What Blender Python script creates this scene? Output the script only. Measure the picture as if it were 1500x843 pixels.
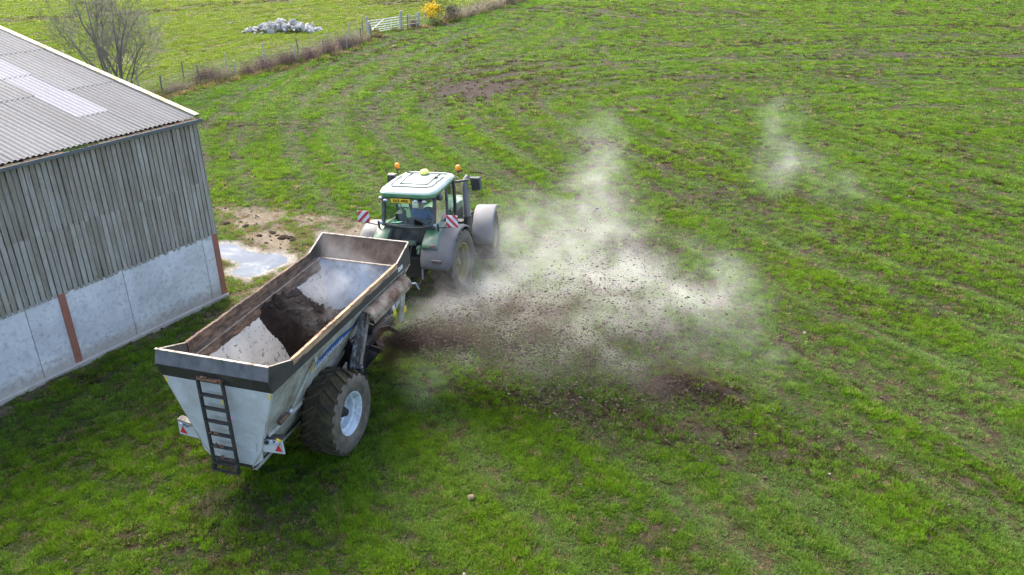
import bpy, bmesh, math, random
import numpy as np
from mathutils import Vector, Matrix, noise as mnoise

for _o in list(bpy.data.objects):
    bpy.data.objects.remove(_o)
SC = bpy.context.scene
COL = SC.collection
R = math.radians

# ------------------------------------------------------------------ camera
PITCH, ROLL, CAM_H = 0.4388, 0.0092, 9.6465
cam_d = bpy.data.cameras.new('camera')
cam = bpy.data.objects.new('camera', cam_d)
COL.objects.link(cam)
_r = Vector((1, 0, 0)); _f = Vector((0, math.cos(PITCH), -math.sin(PITCH))); _u = Vector((0, math.sin(PITCH), math.cos(PITCH)))
_cx = _r * math.cos(ROLL) - _u * math.sin(ROLL)
_cy = _r * math.sin(ROLL) + _u * math.cos(ROLL)
cam.matrix_world = Matrix(((_cx.x, _cy.x, -_f.x, 0), (_cx.y, _cy.y, -_f.y, 0), (_cx.z, _cy.z, -_f.z, CAM_H), (0, 0, 0, 1)))
cam_d.sensor_fit = 'HORIZONTAL'
cam_d.sensor_width = 36.0
cam_d.lens = 36.0 * 1161.07 / 1500.0
cam_d.clip_start = 0.1
cam_d.clip_end = 3000
SC.camera = cam

# ------------------------------------------------------------------ sky and sun
SUN_EL, SUN_AZ = R(50), R(-36)          # azimuth from +Y, negative = towards -X
W = bpy.data.worlds.new('World'); SC.world = W; W.use_nodes = True
nt = W.node_tree
sky = nt.nodes.new('ShaderNodeTexSky'); sky.sky_type = 'NISHITA'; sky.sun_disc = False
sky.sun_elevation = SUN_EL; sky.sun_rotation = SUN_AZ
sky.air_density = 0.8; sky.dust_density = 4.0; sky.ozone_density = 0.3; sky.altitude = 50
nt.nodes['Background'].inputs['Strength'].default_value = 0.15
nt.links.new(sky.outputs[0], nt.nodes['Background'].inputs['Color'])
sd = bpy.data.lights.new('sun', 'SUN'); sd.energy = 1.1; sd.angle = R(22); sd.color = (1.0, 0.955, 0.88)
sun = bpy.data.objects.new('sun', sd); COL.objects.link(sun)
sdir = Vector((math.sin(SUN_AZ) * math.cos(SUN_EL), math.cos(SUN_AZ) * math.cos(SUN_EL), math.sin(SUN_EL)))
sun.rotation_euler = sdir.to_track_quat('Z', 'Y').to_euler()
sun.location = sdir * 60

SC.view_settings.view_transform = 'Standard'
SC.view_settings.look = 'None'
SC.view_settings.gamma = 1.0
SC.view_settings.exposure = 2.25
SC.view_settings.use_curve_mapping = False
SC.render.engine = 'CYCLES'
SC.cycles.use_denoising = True
SC.cycles.denoiser = 'OPENIMAGEDENOISE'
SC.cycles.denoising_input_passes = 'RGB_ALBEDO_NORMAL'
SC.cycles.denoising_prefilter = 'NONE'
SC.cycles.max_bounces = 7
SC.cycles.diffuse_bounces = 3
SC.cycles.glossy_bounces = 3
SC.cycles.transparent_max_bounces = 16
SC.cycles.volume_bounces = 1
SC.cycles.volume_step_rate = 2.0
SC.cycles.volume_max_steps = 256

# ------------------------------------------------------------------ helpers
def tag(o, label=None, cat=None, group=None, kind=None):
    if label: o['label'] = label
    if cat: o['category'] = cat
    if group: o['group'] = group
    if kind: o['kind'] = kind
    return o

def empty(name, loc=(0, 0, 0), rot=(0, 0, 0), label=None, cat=None, group=None, parent=None):
    o = bpy.data.objects.new(name, None); COL.objects.link(o)
    o.location = loc; o.rotation_euler = rot; o.empty_display_size = 0.2
    if parent: o.parent = parent
    return tag(o, label, cat, group)

def link(name, me, mat=None, parent=None, loc=None, rot=None, scale=None):
    o = bpy.data.objects.new(name, me); COL.objects.link(o)
    if mat is not None and len(me.materials) == 0: me.materials.append(mat)
    if parent is not None: o.parent = parent
    if loc is not None: o.location = loc
    if rot is not None: o.rotation_euler = rot
    if scale is not None: o.scale = scale
    return o

class MB:
    """collects shapes of ONE part"""
    def __init__(s): s.v = []; s.f = []
    def add(s, vs, fs):
        n = len(s.v); s.v += [tuple(p) for p in vs]; s.f += [tuple(i + n for i in f) for f in fs]; return s
    def box(s, c, size, rot=None):
        hx, hy, hz = size[0] / 2, size[1] / 2, size[2] / 2
        P = [Vector((x, y, z)) for z in (-hz, hz) for y in (-hy, hy) for x in (-hx, hx)]
        if rot is not None:
            M = rot if isinstance(rot, Matrix) else Matrix.Rotation(rot, 3, 'Z')
            P = [M @ p for p in P]
        P = [p + Vector(c) for p in P]
        return s.add(P, [(0, 2, 3, 1), (4, 5, 7, 6), (0, 1, 5, 4), (2, 6, 7, 3), (0, 4, 6, 2), (1, 3, 7, 5)])
    def bar(s, p0, p1, w, h, up=(0, 0, 1)):
        p0, p1 = Vector(p0), Vector(p1); d = (p1 - p0); L = d.length; d.normalize()
        u = Vector(up)
        if abs(d.dot(u)) > 0.98: u = Vector((1, 0, 0))
        sd = d.cross(u).normalized(); u = sd.cross(d)
        P = []
        for p in (p0, p1):
            for a, b in ((-1, -1), (1, -1), (1, 1), (-1, 1)): P.append(p + sd * (a * w / 2) + u * (b * h / 2))
        return s.add(P, [(0, 3, 2, 1), (4, 5, 6, 7), (0, 1, 5, 4), (1, 2, 6, 5), (2, 3, 7, 6), (3, 0, 4, 7)])
    def tube(s, path, rad, n=8, caps=True):
        path = [Vector(p) for p in path]
        rs = rad if isinstance(rad, (list, tuple)) else [rad] * len(path)
        base = len(s.v); prev = None
        for i, p in enumerate(path):
            d = (path[min(i + 1, len(path) - 1)] - path[max(i - 1, 0)]).normalized()
            if prev is None:
                u = Vector((0, 0, 1)) if abs(d.z) < 0.9 else Vector((1, 0, 0))
                a = d.cross(u).normalized()
            else:
                a = (prev - d * prev.dot(d)).normalized()
            prev = a; b = d.cross(a)
            for k in range(n):
                t = 2 * math.pi * k / n
                s.v.append(tuple(p + (a * math.cos(t) + b * math.sin(t)) * rs[i]))
        for i in range(len(path) - 1):
            for k in range(n):
                k2 = (k + 1) % n
                s.f.append((base + i * n + k, base + i * n + k2, base + (i + 1) * n + k2, base + (i + 1) * n + k))
        if caps:
            s.f.append(tuple(base + k for k in range(n))[::-1]); e = base + (len(path) - 1) * n
            s.f.append(tuple(e + k for k in range(n)))
        return s
    def prism(s, poly, vec):
        """poly: list of 3d points, planar; vec: extrusion"""
        n = len(poly); v = Vector(vec); P = [Vector(p) for p in poly]; P += [p + v for p in P]
        F = [tuple(range(n))[::-1], tuple(range(n, 2 * n))]
        for i in range(n): F.append((i, (i + 1) % n, n + (i + 1) % n, n + i))
        return s.add(P, F)
    def lathe(s, prof, n=24, c=(0, 0, 0), axis='Y', close=False, caps=True):
        """prof: (axial, radius)"""
        base = len(s.v); c = Vector(c)
        for a, r in prof:
            for k in range(n):
                t = 2 * math.pi * k / n
                if axis == 'Y': p = Vector((r * math.cos(t), a, r * math.sin(t)))
                elif axis == 'Z': p = Vector((r * math.cos(t), r * math.sin(t), a))
                else: p = Vector((a, r * math.cos(t), r * math.sin(t)))
                s.v.append(tuple(p + c))
        m = len(prof)
        for i in range(m - 1 + (1 if close else 0)):
            j = (i + 1) % m
            for k in range(n):
                k2 = (k + 1) % n
                s.f.append((base + i * n + k, base + i * n + k2, base + j * n + k2, base + j * n + k))
        if caps and not close:
            s.f.append(tuple(base + k for k in range(n))[::-1]); s.f.append(tuple(base + (m - 1) * n + k for k in range(n)))
        return s
    def ball(s, c, r, nu=12, nv=8, squash=(1, 1, 1)):
        prof = []
        for i in range(nv + 1):
            t = math.pi * i / nv; prof.append((-math.cos(t), max(math.sin(t), 0.02)))
        base = len(s.v); s.lathe(prof, nu, (0, 0, 0), 'Z')
        for i in range(base, len(s.v)):
            p = s.v[i]; s.v[i] = (c[0] + p[0] * r * squash[0], c[1] + p[1] * r * squash[1], c[2] + p[2] * r * squash[2])
        return s
    def grid(s, rows):
        m = len(rows[0]); base = len(s.v)
        for r in rows: s.v += [tuple(p) for p in r]
        for i in range(len(rows) - 1):
            for j in range(m - 1):
                a = base + i * m + j; s.f.append((a, a + 1, a + m + 1, a + m))
        return s
    def mesh(s, name, smooth=False):
        me = bpy.data.meshes.new(name); me.from_pydata(s.v, [], s.f); me.validate()
        bm = bmesh.new(); bm.from_mesh(me); bmesh.ops.recalc_face_normals(bm, faces=bm.faces); bm.to_mesh(me); bm.free()
        if smooth: me.polygons.foreach_set('use_smooth', [True] * len(me.polygons))
        me.update(); return me
    def build(s, name, mat, parent=None, smooth=False, bevel=0, solid=0, auto=None):
        o = link(name, s.mesh(name, smooth or auto is not None), mat, parent)
        if solid:
            m = o.modifiers.new('thickness', 'SOLIDIFY'); m.thickness = solid; m.offset = 0
        if bevel:
            m = o.modifiers.new('edge', 'BEVEL'); m.width = bevel; m.segments = 2; m.limit_method = 'ANGLE'; m.angle_limit = R(40)
        if auto is not None:
            for p in o.data.polygons: p.use_smooth = True
            try: o.data.set_sharp_from_angle(angle=R(auto))
            except Exception: pass
        return o

def copy_tree(o, parent=None):
    c = o.copy(); COL.objects.link(c); c.parent = parent
    for ch in list(o.children): copy_tree(ch, c)
    return c

# ------------------------------------------------------------------ materials
def node(nt, t, **kw):
    n = nt.nodes.new(t)
    for k, v in kw.items():
        if k in n.bl_rna.properties and not k.isdigit(): setattr(n, k, v)
    return n

def mat_new(name):
    m = bpy.data.materials.new(name); m.use_nodes = True
    return m, m.node_tree, m.node_tree.nodes['Principled BSDF']

def ramp(nt, src, stops, interp='LINEAR'):
    r = nt.nodes.new('ShaderNodeValToRGB'); r.color_ramp.interpolation = interp
    while len(r.color_ramp.elements) < len(stops): r.color_ramp.elements.new(0.5)
    for e, (p, c) in zip(r.color_ramp.elements, stops):
        e.position = p; e.color = c if len(c) == 4 else (*c, 1)
    nt.links.new(src, r.inputs[0]); return r

def noise_n(nt, scale, detail=4, rough=0.55, vec=None, dist=0.0):
    n = nt.nodes.new('ShaderNodeTexNoise'); n.inputs['Scale'].default_value = scale
    n.inputs['Detail'].default_value = detail; n.inputs['Roughness'].default_value = rough; n.inputs['Distortion'].default_value = dist
    if vec is not None: nt.links.new(vec, n.inputs['Vector'])
    return n

def coords(nt, scale=(1, 1, 1), kind='Object', rnd=False):
    tc = nt.nodes.new('ShaderNodeTexCoord'); mp = nt.nodes.new('ShaderNodeMapping'); mp.inputs['Scale'].default_value = scale
    nt.links.new(tc.outputs[kind], mp.inputs[0])
    if rnd:
        oi = nt.nodes.new('ShaderNodeObjectInfo'); mu = nt.nodes.new('ShaderNodeMath'); mu.operation = 'MULTIPLY'; mu.inputs[1].default_value = 57.0
        nt.links.new(oi.outputs['Random'], mu.inputs[0])
        cb = nt.nodes.new('ShaderNodeCombineXYZ')
        for i in range(3): nt.links.new(mu.outputs[0], cb.inputs[i])
        nt.links.new(cb.outputs[0], mp.inputs['Location'])
    return mp.outputs[0]

def mixc(nt, fac, a, b, blend='MIX'):
    m = nt.nodes.new('ShaderNodeMix'); m.data_type = 'RGBA'; m.blend_type = blend
    for s, v in ((m.inputs[0], fac), (m.inputs[6], a), (m.inputs[7], b)):
        if isinstance(v, (int, float)): s.default_value = v
        elif isinstance(v, tuple): s.default_value = v if len(v) == 4 else (*v, 1)
        else: nt.links.new(v, s)
    return m.outputs[2]

def bump(nt, bsdf, src, strength=0.3, dist=0.02):
    b = nt.nodes.new('ShaderNodeBump'); b.inputs['Strength'].default_value = strength; b.inputs['Distance'].default_value = dist
    nt.links.new(src, b.inputs['Height']); nt.links.new(b.outputs[0], bsdf.inputs['Normal'])

def paint(name, col, rough=0.45, metal=0.0, var=0.12, scale=3.0, dirt=None, dirt_amt=0.5, dirt_scale=4.0, dirt_soft=0.12, bmp=0.0, rnd=False, coat=0.0, spec=0.5, stretch=(1, 1, 1)):
    """paint/metal/plastic: tone drifting by noise, dirt patches with shapes of their own"""
    m, nt, b = mat_new(name)
    v = coords(nt, stretch, rnd=rnd)
    n = noise_n(nt, scale, 5, 0.6, v)
    lo = tuple(c * (1 - var) for c in col); hi = tuple(min(c * (1 + var), 1) for c in col)
    c = ramp(nt, n.outputs[0], [(0.3, lo), (0.7, hi)]).outputs[0]
    if dirt:
        d = noise_n(nt, dirt_scale, 8, 0.68, v, 0.3)
        t = 0.72 - 0.4 * dirt_amt
        k = ramp(nt, d.outputs[0], [(t - dirt_soft, (0, 0, 0)), (t + dirt_soft, (1, 1, 1))])
        c = mixc(nt, k.outputs[0], c, dirt)
        rr = nt.nodes.new('ShaderNodeMapRange'); rr.inputs['To Min'].default_value = rough; rr.inputs['To Max'].default_value = 0.9
        nt.links.new(k.outputs[0], rr.inputs[0]); nt.links.new(rr.outputs[0], b.inputs['Roughness'])
        if bmp: bump(nt, b, d.outputs[0], bmp, 0.02)
    else:
        b.inputs['Roughness'].default_value = rough
        if bmp: bump(nt, b, n.outputs[0], bmp, 0.02)
    nt.links.new(c, b.inputs['Base Color'])
    b.inputs['Metallic'].default_value = metal; b.inputs['Coat Weight'].default_value = coat
    b.inputs['Specular IOR Level'].default_value = spec
    return m

def flat(name, col, rough=0.5, metal=0.0, emit=None):
    m, nt, b = mat_new(name)
    v = coords(nt); n = noise_n(nt, 12, 4, 0.6, v)
    c = ramp(nt, n.outputs[0], [(0.3, tuple(x * 0.88 for x in col)), (0.7, tuple(min(1, x * 1.1) for x in col))]).outputs[0]
    nt.links.new(c, b.inputs['Base Color']); b.inputs['Roughness'].default_value = rough; b.inputs['Metallic'].default_value = metal
    return m

def glass_mat(name, tint=(0.75, 0.86, 0.8), refl=1.0):
    m, nt, b = mat_new(name); nt.nodes.remove(b)
    tr = nt.nodes.new('ShaderNodeBsdfTransparent'); tr.inputs[0].default_value = (*tint, 1)
    gl = nt.nodes.new('ShaderNodeBsdfGlossy'); gl.inputs['Roughness'].default_value = 0.03
    fr = nt.nodes.new('ShaderNodeFresnel'); fr.inputs[0].default_value = 1.5
    mx = nt.nodes.new('ShaderNodeMixShader')
    nt.links.new(fr.outputs[0], mx.inputs[0]); nt.links.new(tr.outputs[0], mx.inputs[1]); nt.links.new(gl.outputs[0], mx.inputs[2])
    nt.links.new(mx.outputs[0], nt.nodes['Material Output'].inputs['Surface'])
    return m

MUD = (0.055, 0.038, 0.024); DUST = (0.24, 0.2, 0.15)
M = {}
M['body_grey'] = paint('grey_paint', (0.46, 0.485, 0.475), 0.45, 0, 0.06, 1.5, (0.32, 0.30, 0.25), 0.34, 2.4, 0.2)
M['side_grey'] = paint('grey_paint_mud', (0.40, 0.405, 0.35), 0.5, 0, 0.08, 1.5, (0.17, 0.135, 0.085), 0.52, 2.6, 0.15)
M['black_paint'] = paint('black_paint', (0.022, 0.022, 0.020), 0.5, 0, 0.25, 4, (0.075, 0.064, 0.048), 0.36, 2.5, 0.2)
M['black_skylit'] = paint('skylit_black_sheet', (0.06, 0.065, 0.07), 0.35, 0, 0.35, 6, (0.14, 0.14, 0.135), 0.4, 3, 0.2)  # black sheet painted lighter for the upper face that the sky lights
M['ladder_black'] = paint('ladder_black', (0.018, 0.018, 0.018), 0.5, 0, 0.3, 6, (0.06, 0.048, 0.036), 0.42, 9, 0.1)
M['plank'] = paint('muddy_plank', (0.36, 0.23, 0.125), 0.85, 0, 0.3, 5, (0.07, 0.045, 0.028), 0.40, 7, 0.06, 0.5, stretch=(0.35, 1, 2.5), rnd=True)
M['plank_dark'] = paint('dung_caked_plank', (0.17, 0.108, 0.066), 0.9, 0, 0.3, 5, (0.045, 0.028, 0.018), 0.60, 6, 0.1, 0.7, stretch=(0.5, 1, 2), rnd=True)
M['inner_dark'] = paint('dung_caked_steel', (0.105, 0.072, 0.048), 0.8, 0, 0.3, 3, (0.035, 0.022, 0.014), 0.6, 3.0, 0.16, 0.5)
M['inner_white'] = paint('scoured_steel', (0.44, 0.42, 0.37), 0.55, 0, 0.18, 2, (0.07, 0.05, 0.034), 0.31, 10, 0.04, 0.15)
M['inner_blue'] = paint('scoured_blue_steel', (0.30, 0.37, 0.43), 0.45, 0, 0.12, 3, (0.12, 0.10, 0.085), 0.3, 2.5, 0.14)
M['edge_pale'] = paint('bare_edge', (0.25, 0.22, 0.175), 0.6, 0, 0.2, 8, (0.12, 0.08, 0.05), 0.4, 9, 0.08)
M['hood'] = paint('rusty_hood', (0.34, 0.28, 0.19), 0.8, 0, 0.2, 5, (0.11, 0.055, 0.032), 0.62, 3, 0.14, 0.1)
M['plate_blue'] = paint('blue_grey_steel', (0.13, 0.16, 0.185), 0.5, 0.0, 0.2, 4, (0.04, 0.03, 0.022), 0.62, 7, 0.06, 0.2)
M['rubber'] = paint('muddy_tyre', (0.04, 0.038, 0.035), 0.8, 0, 0.3, 5, (0.095, 0.072, 0.05), 0.5, 5, 0.12, 0.4)
M['tread'] = paint('muddy_tread', (0.022, 0.02, 0.015), 0.9, 0, 0.4, 6, (0.055, 0.046, 0.022), 0.62, 5, 0.12, 0.6, spec=.2)
M['sidewall'] = paint('dusty_sidewall', (0.125, 0.104, 0.078), 0.85, 0, 0.25, 6, (0.055, 0.043, 0.03), 0.4, 5, 0.15, 0.2)
M['rim'] = paint('rim_paint', (0.50, 0.56, 0.60), 0.4, 0, 0.08, 4, (0.25, 0.22, 0.18), 0.3, 6, 0.1)
M['dark_metal'] = paint('dark_metal', (0.03, 0.03, 0.03), 0.5, 0.2, 0.2, 6, MUD, 0.45, 6, 0.12)
M['galv'] = paint('galvanised', (0.42, 0.44, 0.45), 0.45, 0.5, 0.12, 6)
M['rust'] = paint('rust', (0.13, 0.065, 0.035), 0.85, 0, 0.4, 8, (0.06, 0.04, 0.025), 0.5, 9, 0.1, 0.3)
M['red'] = flat('red_reflector', (0.55, 0.02, 0.025), 0.3)
M['yellow'] = flat('yellow_sticker', (0.72, 0.52, 0.04), 0.5)
M['white'] = flat('white_print', (0.75, 0.75, 0.73), 0.5)
M['pink'] = flat('pink_sticker', (0.7, 0.35, 0.5), 0.5)
M['blue_decal'] = flat('blue_decal', (0.03, 0.095, 0.30), 0.4)
M['lamp'] = flat('lamp_lens', (0.36, 0.40, 0.44), 0.15)
M['green'] = paint('green_paint', (0.016, 0.115, 0.036), 0.32, 0, 0.08, 3, (0.21, 0.22, 0.17), 0.34, 2.0, 0.2, coat=0.4)
M['roof_sky_sheen'] = paint('roof_paint_sky_sheen', (0.28, 0.36, 0.30), 0.22, 0, 0.05, 2, (0.22, 0.27, 0.22), 0.3, 2.0, 0.22, coat=0.5)  # green roof made pale: the sky's reflection is put into the base colour
M['roof_green'] = paint('roof_green_paint', (0.06, 0.22, 0.09), 0.3, 0, 0.06, 3, (0.2, 0.27, 0.18), 0.35, 2.5, 0.2, coat=0.5)
M['fender'] = paint('dusty_fender', (0.075, 0.08, 0.086), 0.55, 0, 0.12, 3, (0.14, 0.13, 0.115), 0.45, 2.2, 0.22)
M['fender_front'] = paint('front_mudguard', (0.11, 0.118, 0.13), 0.55, 0, 0.1, 3, (0.18, 0.172, 0.155), 0.42, 2.2, 0.2)
M['cab_black'] = paint('cab_frame', (0.03, 0.032, 0.034), 0.4, 0, 0.2, 4, (0.16, 0.15, 0.12), 0.3, 3, 0.2)
M['glass'] = glass_mat('cab_glass', (0.56, 0.68, 0.61))
M['orange'] = flat('orange_beacon', (0.9, 0.27, 0.015), 0.2)
M['dome'] = flat('receiver_dome', (0.85, 0.73, 0.16), 0.3)
M['rim_yellow'] = paint('rim_yellow', (0.36, 0.29, 0.06), 0.5, 0, 0.1, 4, (0.18, 0.16, 0.12), 0.65, 3, 0.2)
M['seat'] = paint('seat_cloth', (0.02, 0.024, 0.024), 0.8)
M['paper'] = flat('paper', (0.35, 0.62, 0.62), 0.6)
M['jacket'] = paint('blue_jacket', (0.03, 0.13, 0.36), 0.75, 0, 0.25, 8)
M['trousers'] = paint('dark_trousers', (0.025, 0.03, 0.045), 0.85)
M['skin'] = paint('skin', (0.48, 0.29, 0.21), 0.55, 0, 0.08, 10)
M['cap'] = paint('dark_cap', (0.03, 0.033, 0.037), 0.8)
# ------------------------------------------------------------------ ground: relief and cover, as functions of place
_rng = np.random.default_rng(7)
_TAB = _rng.random((256, 256))
def vnoise(x, y, o=0):
    x = np.asarray(x) + o * 17.31; y = np.asarray(y) + o * 9.77
    xi = np.floor(x).astype(int); yi = np.floor(y).astype(int); fx = x - xi; fy = y - yi
    fx = fx * fx * (3 - 2 * fx); fy = fy * fy * (3 - 2 * fy)
    a = _TAB[xi % 256, yi % 256]; b = _TAB[(xi + 1) % 256, yi % 256]; c = _TAB[xi % 256, (yi + 1) % 256]; d = _TAB[(xi + 1) % 256, (yi + 1) % 256]
    return (a * (1 - fx) + b * fx) * (1 - fy) + (c * (1 - fx) + d * fx) * fy
def fbm(x, y, o=0, n=4):
    s = 0; a = 0.5; t = 0
    for i in range(n):
        s = s + a * vnoise(x * 2 ** i, y * 2 ** i, o + i * 3); t += a; a *= 0.55
    return s / t
def sstep(a, b, x):
    t = np.clip((x - a) / (b - a), 0, 1); return t * t * (3 - 2 * t)
def pdist(x, y, pts):
    d = np.full(np.shape(x), 1e9)
    for (ax, ay), (bx, by) in zip(pts[:-1], pts[1:]):
        ex, ey = bx - ax, by - ay; t = np.clip(((x - ax) * ex + (y - ay) * ey) / (ex * ex + ey * ey), 0, 1)
        d = np.minimum(d, np.hypot(x - ax - t * ex, y - ay - t * ey))
    return d
def inpoly(x, y, P):
    r = np.zeros(np.shape(x), bool)
    for (ax, ay), (bx, by) in zip(P, P[1:] + P[:1]):
        k = ((ay > y) != (by > y)) & (x < (bx - ax) * (y - ay) / (by - ay + 1e-12) + ax); r ^= k
    return r
def sdpoly(x, y, P):
    d = pdist(x, y, P + P[:1]); return np.where(inpoly(x, y, P), -d, d)

def chaikin(P, n=3):
    for _ in range(n):
        Q = [P[0]]
        for (ax, ay), (bx, by) in zip(P[:-1], P[1:]): Q += [(.75 * ax + .25 * bx, .75 * ay + .25 * by), (.25 * ax + .75 * bx, .25 * ay + .75 * by)]
        P = Q + [P[-1]]
    return P
def pdist2(x, y, pts):
    d = np.full(np.shape(x), 1e9); s = np.zeros(np.shape(x)); acc = 0.0
    for (ax, ay), (bx, by) in zip(pts[:-1], pts[1:]):
        ex, ey = bx - ax, by - ay; L = math.hypot(ex, ey); t = np.clip(((x - ax) * ex + (y - ay) * ey) / (L * L), 0, 1)
        q = np.hypot(x - ax - t * ex, y - ay - t * ey); k = q < d; d = np.where(k, q, d); s = np.where(k, acc + t * L, s); acc += L
    return d, s
PUDDLE = [(-9.9, 24.2), (-9.06, 24.2), (-8.5, 23.6), (-7.91, 23.31), (-7.41, 23.29), (-7.02, 22.95), (-6.94, 22.46), (-7.25, 22.05), (-7.47, 21.6), (-7.89, 21.42), (-8.37, 21.67), (-8.53, 21.93), (-8.3, 22.23), (-8.58, 22.66), (-8.99, 22.94), (-9.8, 23.1)]
MUDP = [(-11.8, 28.2), (-9.25, 27.7), (-6.9, 27.0), (-4.99, 25.9), (-3.6, 24.2), (-4.4, 22.5), (-6.3, 21.5), (-6.9, 19.8), (-7.4, 18.4), (-8.0, 18.0), (-8.3, 19.9), (-8.25, 21.28), (-10.05, 25.88)]
UCURVE = chaikin([(130, 54), (70, 60), (35, 62), (12, 60), (0, 55), (-4.6, 48), (-4.2, 41), (-1.8, 34.5), (0.56, 29.34), (2.6, 25.55), (4.67, 21.48), (6.6, 18.0), (9.0, 14.23), (11.5, 10), (15, 4)])
LCURVE = chaikin([(-2, 84), (-5.6, 70), (-8.4, 60), (-10.0, 50), (-9.6, 42), (-7.6, 35), (-5.0, 29), (-2.6, 24.5)])
TRACK = [(-6.16, 69.59), (-8.7, 58.52), (-9.66, 48.81), (-8.98, 40.13), (-7.43, 33.85), (-5.93, 28.7), (-4.72, 25.09)]
TRACK2 = [(-6.2, 60), (-4.99, 45.68), (-3.68, 39.22), (-1.44, 33.65), (0.56, 29.34), (2.6, 25.55), (4.67, 21.48), (6.14, 18.0), (8.02, 14.23), (9.59, 11.93), (12, 8)]
FENCE_A = [(-26.3, 34.0), (-22.9, 43.0), (-21.74, 46.3), (-20.9, 48.2), (-19.7, 51.21), (-18.32, 53.9), (-17.0, 56.4), (-15.6, 59.3), (-14.2, 62.5), (-13.07, 65.8), (-12.5, 69.2), (-12.1, 72.0), (-12.6, 75.0)]
FENCE_B = [(-10.35, 77.6), (-9.65, 78.5), (-8.9, 79.1), (-8.1, 80.0), (-5.72, 85.6), (-3.5, 92.0), (-1.54, 98.07), (1.18, 104.8), (4, 112), (8, 122)]
LTRACK = [(-75, 86), (-54.28, 88.75), (-46.91, 90.03), (-41.27, 94.18), (-37.35, 102.0), (-30.82, 106.49), (-24, 112)]
STRIP = [(-1.6, 15.1), (0.72, 14.49), (2.15, 14.07), (3.5, 13.56), (5.46, 13.06), (7.5, 12.2), (9.5, 11.2)]
# bare spots: x, y, rx, ry, strength
SPOTS = [(-2.0, 49.5, 3.0, 3.4, 1.25), (-0.2, 52.5, 4.0, 3.6, .75), (-3.2, 56, 4.0, 2.5, .5), (2.6, 58, 3.5, 3, .4), (4.2, 36.3, 1.4, 1.2, .7), (3.7, 15.15, 0.9, 0.6, 1.15), (4.4, 14.85, 0.7, 0.5, 1.0), (3.1, 15.5, .6, .5, .7),
         (-9.6, 70.2, 2.0, 1.0, .9), (-7.0, 68.6, 2.2, 0.9, .95), (-11.0, 72.2, 1.0, 1.6, .8), (-5.0, 67, 1.5, .8, .6), (20, 89, 12, 2.2, .75), (9, 95.6, 8, 2.5, .7), (43, 76, 9, 2.0, .75), (39.7, 87, 10, 2.2, .6), (30, 60, 9, 1.6, .5), (12, 52, 5, 1.3, .55), (15, 66, 7, 1.3, .4),
         (4.0, 23.6, 1.0, 1.2, .6), (3.4, 17.7, 0.9, 0.8, .7), (-14.2, 40.4, 2.4, 0.5, .8), (-13, 34.5, 2.0, .4, .4), (-13.3, 103.5, 4.2, 3.2, .85), (-10.3, 100.4, 2, 1.5, .7), (9, 28, 3.5, 1.4, .35), (13, 24, 3, 1.5, .3), (11, 19, 2.5, 1.2, .35), (8.0, 33, 2.6, 1.5, .4), (-3.6, 12.0, .5, .3, .4), (-5.4, 11.2, .5, .5, .5), (-4.6, 10.2, .45, .6, .5), (-6.0, 13.2, 1.0, .35, .45), (-6.2, 10.4, .8, .3, .4)]

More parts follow.
